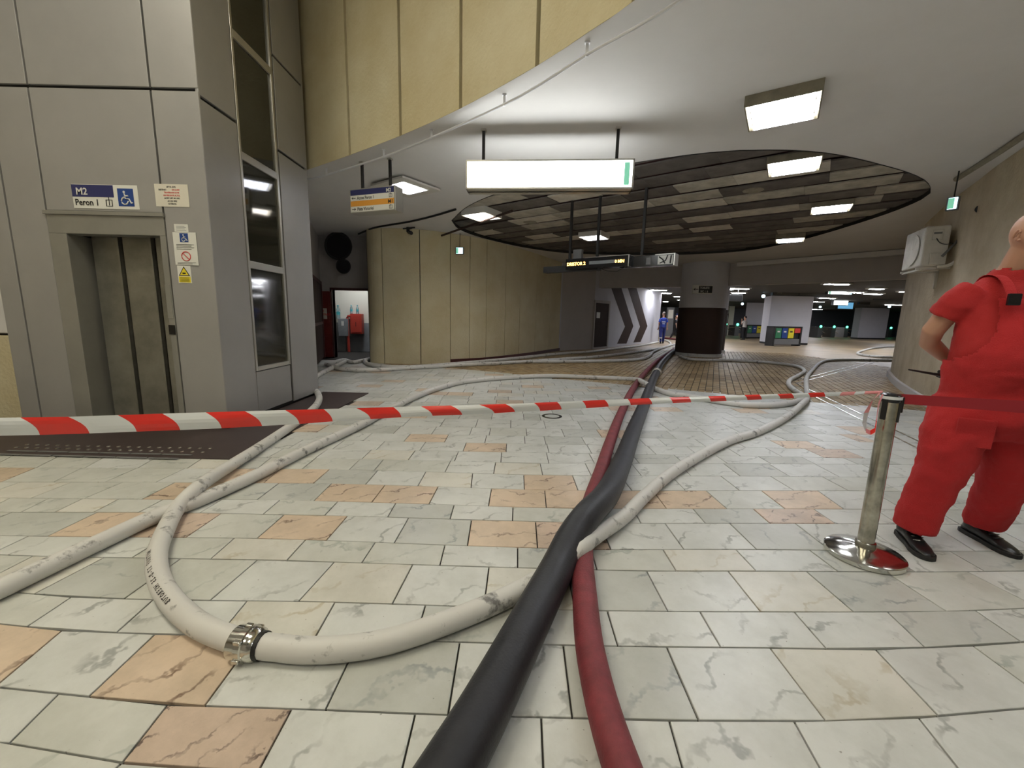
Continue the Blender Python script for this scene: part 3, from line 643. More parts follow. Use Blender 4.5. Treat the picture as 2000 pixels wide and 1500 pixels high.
def wheelchair(o, x, z, s, y, m):
    pts = []; a = MB()
    a.tube([(x + .38 * s, y, z + .86 * s), (x + .38 * s, y - .001, z + .87 * s)], .07 * s, 10)
    a = MB(); a.sphere((x + .38 * s, y, z + .86 * s), .085 * s, 8, sc=(1, .05, 1))
    def st(p): a.tube([(x + u * s, y, z + v * s) for u, v in p], .045 * s, 6, ell=1)
    st([(.40, .76), (.44, .42), (.70, .40), (.84, .12), (.95, .16)]); st([(.42, .60), (.66, .60)])
    st([(.36 + .01, .52), (.22, .42), (.15, .27), (.19, .12), (.32, .03), (.48, .04), (.60, .14), (.64, .26)])
    return a.build('wheelchair_symbol', m, o)
X = lambda px, py: dp(px, py, LY).x
Zz = lambda px, py: dp(px, py, LY).z
x0, x1 = X(143, 385), X(271, 385); z0, z1 = Zz(206, 408), Zz(206, 361)
o, W_, H_, y_ = board('platform_sign', 'navy and white sign with platform name above the lift door', 'sign', x0, x1, z0, z1, WHITE)
rect(o, 0, W_ * .63, H_ * .48, H_ * .98, y_, NAVY); rect(o, W_ * .69, W_ * .93, H_ * .12, H_ * .86, y_, BLUEP)
text('M2', H_ * .40, WHITE, o, (W_ * .06, y_ - .002, H_ * .57), RX); text('Peron 1', H_ * .36, BLACKP, o, (W_ * .03, y_ - .002, H_ * .13), RX, sx=0.92)
wheelchair(o, W_ * .71, H_ * .18, H_ * .62, y_ - .003, WHITE)
lifti = MB().box(W_ * .50, W_ * .60, y_ - .003, y_ - .001, H_ * .10, H_ * .12).box(W_ * .50, W_ * .60, y_ - .003, y_ - .001, H_ * .36, H_ * .38).box(W_ * .50, W_ * .51, y_ - .003, y_ - .001, H_ * .10, H_ * .38).box(W_ * .59, W_ * .60, y_ - .003, y_ - .001, H_ * .10, H_ * .38).box(W_ * .545, W_ * .555, y_ - .003, y_ - .001, H_ * .15, H_ * .48)
lifti.build('lift_symbol', BLACKP, o)
x0, x1 = X(304, 383), X(369, 383); z0, z1 = Zz(336, 404), Zz(336, 360)
o, W_, H_, y_ = board('lift_notice', 'cream paper notice with black and red lettering beside the lift sign', 'notice', x0, x1, z0, z1, CREAMP)
for i, (s_, m_) in enumerate((('LIFTUL ESTE', BLACKP), ('DESTINAT', BLACKP), ('TRAVERSARII DE PE', REDP), ('UN PERON PE ALTUL.', REDP), ('ACEST LIFT NU ARE', BLACKP), ('ACCES SPRE', BLACKP), ('EXTERIOR.', BLACKP))):
    if i == 1:
        text('DESTINAT', H_ * .10, BLACKP, o, (W_ * .12, y_, H_ * (.84 - .125 * i)), RX, sx=.8); text('EXCLUSIV', H_ * .10, REDP, o, (W_ * .52, y_, H_ * (.84 - .125 * i)), RX, sx=.8)
    else: text(s_, H_ * .10, m_, o, (W_ * .5, y_, H_ * (.84 - .125 * i)), RX, align='CENTER', sx=.82)
x0, x1 = X(341, 445), X(368, 445); z0, z1 = Zz(355, 453), Zz(355, 438)
o, W_, H_, y_ = board('small_notice', 'small white paper notice topmost of three on the lift edge', 'notice', x0, x1, z0, z1, WHITE)
for i in range(4): rect(o, W_ * .15, W_ * (.85 - .1 * (i % 2)), H_ * (.2 + .17 * i), H_ * (.24 + .17 * i), y_, GREYL, 'text_line')
x0, x1 = X(341, 485), X(386, 485); z0, z1 = Zz(363, 518), Zz(363, 454)
o, W_, H_, y_ = board('rules_sticker', 'white lift rules sticker with blue wheelchair sign and red ban circle', 'sticker', x0, x1, z0, z1, WHITE, y=LY - 0.004)
rect(o, W_ * .3, W_ * .66, H_ * .70, H_ * .97, y_, BLUEP); wheelchair(o, W_ * .34, H_ * .72, H_ * .23, y_ - .003, WHITE)
for i in range(4): rect(o, W_ * .12, W_ * (.88 - .12 * (i % 2)), H_ * (.62 - .045 * i), H_ * (.632 - .045 * i), y_, BLACKP, 'text_line')
rg = MB(); rg.tube([(W_ * .5 + W_ * .19 * cos(t * pi / 12), y_ - .002, H_ * .27 + W_ * .19 * sin(t * pi / 12)) for t in range(25)], .004, 6); rg.tube([(W_ * .37, y_ - .002, H_ * .27 + W_ * .13), (W_ * .63, y_ - .002, H_ * .27 - W_ * .13)], .004, 6); rg.build('ban_circle', REDP, o)
for i in range(2): rect(o, W_ * .10, W_ * (.9 - .15 * i), H_ * (.07 - .035 * i), H_ * (.08 - .035 * i), y_, BLACKP, 'text_line')
x0, x1 = X(348, 535), X(374, 535); z0, z1 = Zz(361, 553), Zz(361, 519)
o, W_, H_, y_ = board('camera_warning_sticker', 'yellow triangle camera warning sticker lowest on the lift edge', 'sticker', x0, x1, z0, z1, WHITE)
MB().add([(W_ * .08, y_ - .001, H_ * .42), (W_ * .92, y_ - .001, H_ * .42), (W_ * .5, y_ - .001, H_ * .96)], [(0, 1, 2)]).build('warning_triangle', BLACKP, o)
MB().add([(W_ * .18, y_ - .002, H_ * .46), (W_ * .82, y_ - .002, H_ * .46), (W_ * .5, y_ - .002, H_ * .88)], [(0, 1, 2)]).build('yellow_triangle', YELP, o)
MB().box(W_ * .38, W_ * .62, y_ - .004, y_ - .003, H_ * .52, H_ * .60).build('camera_symbol', BLACKP, o)
rect(o, W_ * .06, W_ * .94, H_ * .04, H_ * .38, y_, YELP)
for i in range(4): rect(o, W_ * .15, W_ * .85, H_ * (.08 + .07 * i), H_ * (.10 + .07 * i), y_ - .001, BLACKP, 'text_line')

# ------------------------------------------------------------------ ceiling luminaires with louvres
def lamp(label, x, y, zt, yaw=-33, L=0.62, W=0.62, H=0.10, hm=HOUS, em=EMIT, n=(9, 4), name='ceiling_lamp', group='square louvred lamps on the ceiling', tubes=True, flange=0.0):
    o = thing(name, label, 'lamp', (x, y, zt), radians(yaw), group); t = 0.012; zb = -H
    b = MB().box(-L / 2, L / 2, -W / 2, -W / 2 + t, zb, 0).box(-L / 2, L / 2, W / 2 - t, W / 2, zb, 0).box(-L / 2, -L / 2 + t, -W / 2 + t, W / 2 - t, zb, 0).box(L / 2 - t, L / 2, -W / 2 + t, W / 2 - t, zb, 0).box(-L / 2, L / 2, -W / 2, W / 2, -0.004, 0)
    if flange:
        a = flange; b.box(-L / 2 - a, L / 2 + a, -W / 2 - a, -W / 2, zb, zb + .03).box(-L / 2 - a, L / 2 + a, W / 2, W / 2 + a, zb, zb + .03).box(-L / 2 - a, -L / 2, -W / 2, W / 2, zb, zb + .03).box(L / 2, L / 2 + a, -W / 2, W / 2, zb, zb + .03)
    b.build('housing', hm, o, bevel=0.003)
    if tubes:
        for i in range(n[1]):
            yy = -W / 2 + W * (i + .5) / n[1]
            MB().tube([(-L / 2 + .07, yy, zb + .055), (L / 2 - .07, yy, zb + .055)], .014, 8).build('fluorescent_tube', em, o)
            
            for q in (-1, 1): MB().tube([(q * (L / 2 - .07), yy, zb + .055), (q * (L / 2 - .02), yy, zb + .055)], .018, 8).build('tube_holder', HOUSW, o)
    MB().box(-L / 2 + .05, L / 2 - .05, -W / 2 + t, W / 2 - t, zb + .028, zb + .032).build('diffuser', em, o)
    lv = MB(); h = .026
    for i in range(n[0] + 1):
        xx = -L / 2 + .05 + (L - .10) * i / n[0]; lv.box(xx - .0018, xx + .0018, -W / 2 + t, W / 2 - t, zb, zb + h)
    for i in range(n[1] + 1):
        yy = -W / 2 + t + (W - 2 * t) * i / n[1]; lv.box(-L / 2 + .04, L / 2 - .04, yy - .003, yy + .003, zb, zb + h)
    lv.build('louvre', LOUV, o)
    return o
lamp('square louvred lamp in rusty box on the white ceiling, nearest', 2.60, 4.43, ZC)
lamp('louvred lamp in the recess nearest the white ceiling lamp', 3.79, 6.04, RC, H=.09)
lamp('louvred lamp near the right edge of the round recess', 5.86, 8.08, RC, H=.09)
lamp('low louvred lamp at the far right rim of the recess, above the bins', 6.98, 10.9, RC, H=.12)
lamp('boxed lamp in the recess behind the dark display rods', 2.05, 11.2, RC, H=.12, hm=HOUSW)
lamp('boxed lamp hanging low at the left end of the recess', -.73, 9.15, RC, H=.13, hm=HOUSW, em=EMITW)
lamp('lamp with wide pale frame behind the small hanging sign', -1.86, 7.32, ZC, yaw=-36, H=.06, L=.55, W=.55, hm=HOUSW, n=(6, 5), flange=.13)
for i, (x, y) in enumerate(((2.5, 1.3), (2.6, -1.9), (4.3, 2.2), (4.0, -4.2))): lamp('unseen louvred fill lamp added on the low ceiling above and behind the viewer', x, y, ZC, em=EMITN, group='added fill lamps above and behind the viewer', n=(3, 2), tubes=False)  # out-of-view lamps added to brighten the foreground floor
for i, (x, y) in enumerate(((-1.9, 1.0), (-4.0, 2.0), (-1.0, -2.6), (-5.0, -2.0))): lamp('unseen louvred fill lamp added on the high atrium ceiling', x, y, UP, group='added atrium fill lamps', n=(3, 2), tubes=False, L=1.3, W=1.1, em=EMITA)  # also added out of view, for warm light in the atrium
# ------------------------------------------------------------------ lit hanging sign
def along(A, B): d = (B - A); return atan2(d.y, d.x), d.length
A, B = fp(945, 253, ZC), fp(1208, 249, ZC); yw, _ = along(A, B)
sg = thing('hanging_light_sign', 'large lit white box sign hanging by two black rods', 'sign', ((A.x + B.x) / 2, (A.y + B.y) / 2, 0), yw)
zb, zt_ = 2.765, 3.085; L_ = 1.92; e0 = -L_ / 2 + .01
MB().box(-L_ / 2, L_ / 2, -.11, .11, zb, zb + .02).box(-L_ / 2, L_ / 2, -.11, .11, zt_ - .02, zt_).box(-L_ / 2, -L_ / 2 + .02, -.11, .11, zb, zt_).box(L_ / 2 - .02, L_ / 2, -.11, .11, zb, zt_).box(-L_ / 2, L_ / 2, -.02, .02, zb, zt_).build('case', ALU, sg, bevel=.003)
MB().box(-L_ / 2 + .02, L_ / 2 - .02, -.108, -.095, zb + .02, zt_ - .02).build('front_panel', SIGNE, sg)
MB().box(-L_ / 2 + .02, L_ / 2 - .02, .095, .108, zb + .02, zt_ - .02).build('back_panel', SIGNE, sg)
MB().box(L_ / 2 - .11, L_ / 2 - .05, -.1105, -.1085, zb + .04, zt_ - .04).build('green_panel', SIGNG, sg)
MB().box(e0 + .085, e0 + .092, -.1105, -.109, zb + .06, zb + .12).add([(e0 + .068, -.110, zb + .07), (e0 + .108, -.110, zb + .07), (e0 + .088, -.110, zb + .045)], [(0, 1, 2)]).box(e0 + .05, e0 + .08, -.1105, -.109, zt_ - .05, zt_ - .045).box(L_ / 2 - .155, L_ / 2 - .15, -.1105, -.109, zt_ - .12, zt_ - .06).build('arrow', SIGNA, sg)
for s_ in (-1, 1):
    xx = s_ * (A - B).length / 2
    MB().box(xx - .016, xx + .016, -.016, .016, zt_, ZC - .02).build('rod', BLK, sg); MB().box(xx - .03, xx + .03, -.03, .03, ZC - .02, ZC).build('rod_bracket', ALU, sg)
# ------------------------------------------------------------------ small hanging direction sign
A, B = fp(703, 318, ZC), fp(755, 308, ZC); yw = radians(-20)
sg = thing('hanging_direction_sign', 'small hanging sign with navy, white and orange direction strips', 'sign', ((A.x + B.x) / 2 + .03, (A.y + B.y) / 2, 0), yw)
zb, zt_ = 2.735, 3.065; L_ = .78; H_ = zt_ - zb
MB().box(-L_ / 2, L_ / 2, -.09, .09, zb, zt_).build('case', ALU, sg, bevel=.004)
y_ = -.0905
for k, m_ in enumerate((NAVY, WHITE, ORNP, WHITE)):
    MB().box(-L_ / 2 + .015, L_ / 2 - .02, y_ - .002, y_, zt_ - .015 - (k + 1) * (H_ - .03) / 4, zt_ - .015 - k * (H_ - .03) / 4).build('strip', m_, sg)
q4 = (H_ - .03) / 4
text('M2', q4 * .9, WHITE, sg, (L_ / 2 - .15, y_ - .003, zt_ - .015 - q4 * .85), RX); text('M1', q4 * .9, BLACKP, sg, (L_ / 2 - .12, y_ - .003, zt_ - .015 - q4 * 2.85), RX)
text('Acces Peron 1', q4 * .82, BLACKP, sg, (-L_ / 2 + .13, y_ - .003, zt_ - .015 - q4 * 1.78), RX, sx=.82); text('Piata Victoriei', q4 * .82, BLACKP, sg, (-L_ / 2 + .13, y_ - .003, zt_ - .015 - q4 * 3.78), RX, sx=.82)
def arrow(o, x, z, s, y, m, d=1):
    MB().box(x - s * .5, x + s * .5, y - .001, y, z - s * .07, z + s * .07).add([(x + d * s * .5, y - .001, z), (x + d * s * .12, y - .001, z + s * .3), (x + d * s * .12, y - .001, z + s * .16), (x + d * s * .32, y - .001, z), (x + d * s * .12, y - .001, z - s * .16), (x + d * s * .12, y - .001, z - s * .3)], [(0, 1, 2, 3), (0, 3, 4, 5)]).build('arrow', m, o)
arrow(sg, -L_ / 2 + .07, zt_ - .015 - q4 * 1.5, .07, y_ - .003, BLACKP, -1); arrow(sg, -L_ / 2 + .07, zt_ - .015 - q4 * 3.5, .07, y_ - .003, BLACKP, 1)
for k in (1, 3):
    z_ = zt_ - .015 - q4 * (k + .85); xx = L_ / 2 - .10
    MB().box(xx, xx + .05, y_ - .004, y_ - .002, z_, z_ + .006).box(xx, xx + .05, y_ - .004, y_ - .002, z_ + .044, z_ + .05).box(xx, xx + .006, y_ - .004, y_ - .002, z_, z_ + .05).box(xx + .044, xx + .05, y_ - .004, y_ - .002, z_, z_ + .05).box(xx + .022, xx + .028, y_ - .004, y_ - .002, z_ + .008, z_ + .06).build('lift_symbol', BLACKP, sg)
for xx in (-.23, .25):
    MB().box(xx - .016, xx + .016, -.016, .016, zt_, ZC - .02).build('rod', BLK, sg); MB().box(xx - .03, xx + .03, -.03, .03, ZC - .02, ZC).build('rod_bracket', ALU, sg)
# ------------------------------------------------------------------ dark display on three rods
RA, RB = Vector((1.1, 8.58)), Vector((2.28, 7.67)); yw = atan2(RB.y - RA.y, RB.x - RA.x)
ds = thing('departure_display', 'black departure display with amber letters on black rods', 'display', (RA.x, RA.y, 0), yw)
inv = ds.matrix_basis = Matrix.Translation((RA.x, RA.y, 0)) @ Matrix.Rotation(yw, 4, 'Z'); inv = inv.inverted()
def dl(px, py, off=0.0): return inv @ wp(px, py, RA, RB, off)
a, b, c, d = dl(1063, 515), dl(1112, 505), dl(1170, 500), dl(1233, 505)
ztop, zbot = 2.53, 2.27
MB().box(a.x, c.x, -.03, .13, 2.24, 2.36).build('left_case', BLK, ds, bevel=.004)
MB().box(b.x - .02, d.x, -.10, .12, 2.27, 2.47).build('case', BLKG, ds, bevel=.004)
MB().box(d.x - .015, d.x, -.105, .12, 2.265, 2.475).box(b.x + .4, d.x, -.105, -.095, 2.465, 2.475).build('case_edge', ALU, ds)
text('DRISTOR 2', .085, AMBER, ds, (b.x + .01, -.103, 2.34), RX, depth=.002, sx=1.0)
MB().box(b.x + .50, d.x - .26, -.102, -.1005, 2.34, 2.40).build('glare_strip', GREYL, ds)
text('0 MIN', .078, AMBER, ds, (d.x - .27, -.103, 2.34), RX, depth=.002, sx=.9)
for xx, r0 in ((0, 2.45), ((Vector((1.57, 8.2)) - RA).length, 2.45), ((RB - RA).length, 2.46)):
    MB().box(xx - .022, xx + .022, -.01, .035, r0, 3.60).build('rod', BLK, ds)
MB().box(b.x + .08, b.x + .27, .0, .08, 2.46, 2.66).build('junction_box', PLASG, ds, bevel=.004)
ds.location = (RA.x, RA.y, 0); ds.rotation_euler = (0, 0, yw)
e_, f_ = dl(1236, 500), dl(1318, 500)
ds2 = thing('broken_display', 'black display case with opened end showing white inside, beside amber display', 'display', (RA.x, RA.y, 0), yw)
MB().box(e_.x - .25, f_.x, .02, .20, 2.26, 2.45).build('case', BLKG, ds2, bevel=.004)
MB().box(f_.x - .012, f_.x + .004, -.005, .2, 2.255, 2.455).box(f_.x - .34, f_.x, -.005, .02, 2.445, 2.455).build('case_edge', ALU, ds2)
MB().box(f_.x - .29, f_.x - .03, .005, .018, 2.28, 2.43).build('inner_plate', WHITE, ds2)
MB().tube([(f_.x - .27, -.002, 2.41), (f_.x - .2, -.006, 2.36), (f_.x - .16, -.002, 2.29)], .011, 6).tube([(f_.x - .25, -.002, 2.30), (f_.x - .15, -.006, 2.34), (f_.x - .12, -.002, 2.43)], .009, 6).tube([(f_.x - .07, -.002, 2.29), (f_.x - .06, -.006, 2.42)], .012, 6).build('cable', BLK, ds2)
MB().box(f_.x - .5, f_.x - .42, .012, .019, 2.29, 2.41).build('pale_panel', PLASG, ds2)
MB().tube([dl(1170, 523), dl(1185, 529), dl(1205, 530), dl(1225, 519)], .006, 6).build('loose_cable', BLK, ds2)

kk = (RC - EYE) / (3.60 - EYE)
for o in (ds, ds2): o.scale = (kk, kk, kk); o.location = (RA.x * kk, RA.y * kk, EYE * (1 - kk))
# ------------------------------------------------------------------ pipe along the atrium edge, cables, small ceiling gear
pp = [fp(x, y, ZC - .09) for x, y in ((560, 356), (600, 350), (640, 341), (750, 306), (843, 269), (985, 204), (1060, 162), (1146, 107), (1240, 55), (1330, 0), (1420, -60))]
pipe = MB().tube(spline(pp, .15), .013, 8).build('ceiling_conduit', LOUV, smooth=True); tag(pipe, 'thin white conduit hung below the ceiling along the atrium edge', 'pipe')
for x, y in ((638, 341), (750, 306), (843, 269), (985, 204), (1146, 107)):
    p = fp(x, y, ZC - .09); MB().box(p.x - .012, p.x + .012, p.y - .005, p.y + .005, ZC - .105, ZC).box(p.x - .02, p.x + .02, p.y - .015, p.y + .015, ZC - .012, ZC).build('bracket', LOUV, pipe)
cb = MB().tube(spline([fp(x, y, ZC - .02) for x, y in ((700, 457), (712, 452), (735, 444), (800, 433), (850, 421), (890, 409))], .1), .022, 6).build('ceiling_cable', BLK); tag(cb, 'black cable along the ceiling above the curved wall left of the recess', 'cable')
cb = MB().tube([fp(843, 467, ZC - .1), fp(1000, 412, RC - .12)], .026, 8).build('hanging_bar', BROWN); tag(cb, 'dark straight bar slanting under the ceiling at the left end of the recess', 'bar')
cb = MB().tube(spline([fp(x, y, ZC - .03) for x, y in ((1868, 350), (1900, 330), (1950, 298), (2010, 258))], .1), .035, 8).build('wall_cable_bundle', HOUS); tag(cb, 'cable bundle where the right concrete wall meets the ceiling', 'cable')
def lathe_x(prof, n=28):
    m = MB().lathe(prof, n=n); m.v = [(v[0], -v[2], v[1]) for v in m.v]; return m
for lab, px, py, r in (('large black round horn loudspeaker high on the alcove wall', 664, 482, .375), ('small black round loudspeaker under the large one in the alcove', 674, 521, .20)):
    p = dp(px, py, 11.72); o = thing('horn_loudspeaker', lab, 'loudspeaker', p)
    lathe_x([(r, .10), (r, .13), (r * .9, .13), (r * .3, .03), (r * .12, .10), (.01, .11)]).build('horn', BLK, o, smooth=True); lathe_x([(r * .35, -.2), (r * .35, .02), (r * .5, .05), (r * .98, .12)]).build('driver', BLKG, o, smooth=True)
def exit_sign(lab, p, yaw, wpx=.22, ceilz=ZC, cab=True):
    o = thing('exit_sign', lab, 'sign', p, yaw, 'lit exit signs'); w2 = wpx / 2
    MB().box(-w2, w2, -.03, .03, -.09, .09).build('case', PLASG, o, bevel=.008)
    MB().box(-w2 + .02, w2 - .02, -.034, -.03, -.075, .075).build('lit_panel', EXITE, o)
    MB().box(-w2 + .02, -w2 + .08, -.036, -.034, -.07, .07).build('green_figure', GREENL if False else SIGNG, o)
    if cab: MB().tube([(0, 0, .09), (0, .01, ceilz - p[2])], .008, 6).build('cable', BLK, o)
exit_sign('small lit exit sign in front of the curved beige wall', dp(898, 490, 11.3), radians(-10))
exit_sign('small lit exit sign high on the right concrete wall', dp(1861, 398, 6.1), radians(-52), .13)
o = thing('security_camera', 'black security camera on the top of the curved beige wall', 'camera', dp(797, 451, 10.7))
MB().box(-.03, .03, -.05, .05, -.03, .08).tube([(0, 0, .04), (.12, -.1, .05)], .02, 6).build('bracket', BLK, o); MB().tube([(.02, -.02, -.03), (.12, -.16, -.08)], .045, 10).build('body', BLKG, o); MB().tube([(-.1, -.1, .03), (.2, -.12, .06)], .018, 6).build('arm', BLK, o)

# ------------------------------------------------------------------ service room things
o = thing('hydrant_cabinet', 'red fire hydrant cabinet on the service room wall', 'cabinet', (dp(680, 650, 13.9).x, 14.165, 0))
za, zb2 = dp(694, 652, 14).z, dp(694, 613, 14).z; wd = dp(709, 640, 13.9).x - dp(683, 640, 13.9).x
MB().box(0.06, wd, -.22, 0, za, zb2).build('body', HYDR, o, bevel=.01); MB().box(.1, wd - .04, -.235, -.22, za + .05, zb2 - .05).build('door', HYDR, o, bevel=.004); MB().box(wd * .55, wd * .6, -.25, -.235, za + .25, za + .4).build('handle', REDDOOR, o)
MB().tube([(-.02, -.2, 0), (-.04, -.2, zb2 - .15), (.0, -.2, zb2 - .08), (.08, -.2, zb2 - .08)], .045, 10).build('riser_pipe', HYDR, o)
o = thing('electric_box', 'grey electric box left of the red hydrant cabinet', 'box', (dp(659, 650, 13.8).x, 14.17, 0))
za2, zb3 = dp(665, 656, 14).z, dp(665, 622, 14).z
MB().box(0, .32, -.3, 0, za2, zb3).build('body', GREYL, o, bevel=.01); MB().box(.12, .2, -.31, -.3, za2 + .35, za2 + .5).build('switch', WHITE, o); MB().tube([(.16, -.1, 0), (.16, -.1, za2)], .025, 8).build('cable_duct', PLASG, o)
for lab, px, zz, sc, yy in (('large clear water bottle standing on the grey electric box', 660, zb3, 1.5, 14.0), ('left teal-labelled water bottle on the red hydrant cabinet', 686, zb2, 1.0, 14.05), ('right water bottle on the red hydrant cabinet', 698, zb2, 1.0, 14.05)):
    p = dp(px, 600, yy); o = thing('water_bottle', lab, 'bottle', (p.x, yy, zz), 0, 'water bottles in the service room')
    MB().lathe([(.04 * sc, 0), (.043 * sc, .01), (.043 * sc, .19 * sc), (.018 * sc, .25 * sc), (.018 * sc, .27 * sc)], n=14).build('body', WATER, o, smooth=True); MB().lathe([(.02 * sc, .27 * sc), (.02 * sc, .295 * sc)], n=12).build('cap', BOTC, o); MB().lathe([(.0445 * sc, .08 * sc), (.0445 * sc, .15 * sc)], n=14).build('label', BOTC, o)

# ------------------------------------------------------------------ hoses
def hose(label, pts, r, m, name='fire_hose', step=.05, taper=None, group=None, flat=0.0):
    P = [fp(p[0], p[1], r * .98 + (p[2] if len(p) > 2 else 0)) for p in pts]
    sp = spline(P, step); o = MB().tube(sp, r, 14).build(name, m, smooth=True); tag(o, label, 'hose', group); return o, sp
Wr = .046
hA, spA = hose('worn white hose curving in a big loop on the near tiles', [(1760, 704), (1731, 704), (1660, 703), (1620, 704), (1602, 709), (1588, 722), (1576, 737), (1575, 755), (1577, 776, .01), (1567, 789, .02), (1532, 817), (1480, 843), (1424, 861), (1370, 888), (1310, 925), (1260, 968), (1220, 1008), (1170, 1042, .03), (1130, 1072, .07), (1090, 1105, .03), (1040, 1140), (960, 1180), (860, 1220), (760, 1252), (680, 1266), (600, 1270), (545, 1265), (485, 1257), (430, 1240), (380, 1215), (335, 1173), (311, 1130), (306, 1085), (322, 1038), (348, 990, .01), (385, 953, .07), (425, 925, .02), (500, 878), (560, 838), (604, 806), (622, 785), (622, 771), (612, 757)], Wr, WHOSE)
def hose_print(sp, r, parent, s, i0, step, size):
    mb = MB(); acc = 0; i = i0
    for ch in s:
        if ch != ' ':
            c = bpy.data.curves.new('t', 'FONT'); c.body = ch; c.size = size; c.align_x = 'CENTER'; c.resolution_u = 1; c.offset = .0006
            t = bpy.data.objects.new('t', c); COL.objects.link(t)
            me = bpy.data.meshes.new_from_object(t.evaluated_get(bpy.context.evaluated_depsgraph_get())); bpy.data.objects.remove(t)
            k = int(i); f = i - k; p = sp[k].lerp(sp[k + 1], f); d = (sp[k + 1] - sp[k - 1]).normalized()
            side = d.cross(Vector((0, 0, 1))).normalized()
            vs = []
            for v in me.vertices:
                a = 0.95 + (v.co.y - size * .35) / r * -1.0
                vs.append(p + d * v.co.x * -1 + (side * cos(a) * -1 + Vector((0, 0, 1)) * sin(a)) * (r + .0012))
            mb.add(vs, [tuple(q.vertices) for q in me.polygons]); bpy.data.meshes.remove(me)
        i += step
    return mb.build('lettering', BLACKP, parent)
kk_ = min(range(len(spA)), key=lambda i: (Vector(proj(spA[i])) - Vector((345, 1190))).length)
hose_print(spA, Wr, hA, 'BUTORESH 52-D-75 FURTUN', kk_, .40, .030)
cp = fp(485, 1257, Wr); cq = fp(520, 1262, Wr); cdr = (cq - cp).normalized(); cpl = thing('hose_coupling', 'silver metal coupling joining the near white hose', 'coupling', cp, atan2(cdr.y, cdr.x)); 
def lathe_along(prof, n=28):
    m = MB().lathe(prof, n=n); m.v = [(v[2], v[0], v[1]) for v in m.v]; return m
lathe_along([(.05, -.055), (.060, -.05), (.060, -.015), (.066, -.012), (.066, .012), (.060, .015), (.060, .04), (.052, .05)]).build('ring', STEEL, cpl, smooth=True)
for k in range(6):
    t = k * pi / 3 + .3; MB().box(-.014, .014, cos(t) * .066 - .008, cos(t) * .066 + .008, sin(t) * .066 - .008, sin(t) * .066 + .008).build('lug', STEEL, cpl, bevel=.003)
lathe_along([(.050, .05), (.0505, .065)]).build('seal', BLK, cpl)
hB, _ = hose('long white hose crossing from the left edge and arching over the tiles', [(-60, 1178), (0, 1150), (100, 1103), (200, 1056), (300, 1010), (400, 972), (500, 928), (600, 878), (700, 832), (760, 800), (820, 771), (860, 757), (910, 745), (1000, 737), (1080, 734.5), (1180, 738), (1240, 741), (1255, 746, .10), (1272, 755, .03), (1287, 762), (1310, 769), (1340, 773), (1410, 785), (1462, 791), (1515, 791), (1550, 786), (1566, 779), (1566, 771), (1553, 763), (1541, 752), (1543, 742), (1560, 733), (1571, 724), (1558, 716), (1530, 711), (1490, 707), (1440, 704.5), (1380, 703), (1345, 701), (1328, 696)], Wr, WHOSE)
hose('black thick hose running from the bottom edge to the column', [(845, 1560), (880, 1500), (935, 1405), (988, 1305), (1042, 1200), (1088, 1110), (1118, 1048, .05), (1150, 1003, .09), (1187, 962, .06), (1214, 905, .01), (1236, 845), (1258, 790), (1274, 745), (1283, 727)], .083, BHOSE)
hose('black hose beyond the grey coupling, going to the column', [(1283, 727), (1290, 713), (1302, 699), (1312, 690), (1320, 684)], .085, BHOSE)
p = fp(1283, 727, .085); q = fp(1290, 713, .085); dd = (q - p).normalized()
cpl = thing('hose_coupling', 'pale grey coupling on the black hose near the brown floor', 'coupling', p, atan2(dd.y, dd.x)); lathe_along([(.09, -.08), (.105, -.07), (.105, .07), (.09, .08)]).build('ring', PLASG if False else ALU, cpl, smooth=True)
hose('dark red hose running beside the black hose', [(1235, 1560), (1215, 1500), (1190, 1425), (1167, 1340), (1150, 1250), (1142, 1160), (1138, 1090), (1142, 1030), (1155, 975), (1172, 925), (1192, 862), (1214, 805), (1238, 757), (1262, 726), (1287, 702), (1306, 689), (1318, 680)], .056, RHOSE)
hose('white hose hugging the foot of the curved beige wall', [(716, 702), (713, 706), (722, 712), (745, 716), (800, 717), (860, 713), (920, 708), (1000, 700.5), (1092, 691), (1150, 687), (1200, 681), (1250, 675), (1286, 668)], .05, WHOSE)
hose('white hose along the brown floor from the alcove', [(637, 711), (655, 718), (680, 722), (730, 722.5), (820, 717), (940, 711), (1000, 708), (1060, 704), (1150, 698), (1190, 694), (1230, 689.5), (1268, 684), (1298, 678), (1310, 672), (1304, 666), (1290, 663)], .05, WHOSE)
hose('white hose looping back in front of the grey wall door', [(1040, 706), (1100, 706), (1180, 705), (1230, 703.5), (1258, 700), (1271, 694), (1275, 688), (1290, 681), (1312, 674), (1332, 669)], .05, WHOSE)
hose('white hose rising into the service room doorway', [(638, 712), (655, 707), (672, 703), (682, 706), (694, 707), (722, 701)], .05, WHOSE)
hose('white hose leaving the lift corner towards the alcove', [(606, 745), (622, 732), (645, 720), (674, 706)], .05, WHOSE)
hose('pale hose folded back beside the right concrete wall', [(1745, 677), (1731, 677.5), (1705, 680), (1685, 685), (1675, 690), (1690, 694), (1718, 697), (1745, 698)], .05, WHOSE)
hose('dark red hose far away behind the blue worker', [(1350, 667), (1330, 664), (1310, 661.5), (1290, 659.5)], .06, RHOSE)
hose('short pale hose end beside the column foot', [(1325, 683), (1318, 682), (1316, 677), (1326, 672)], .05, WHOSE)
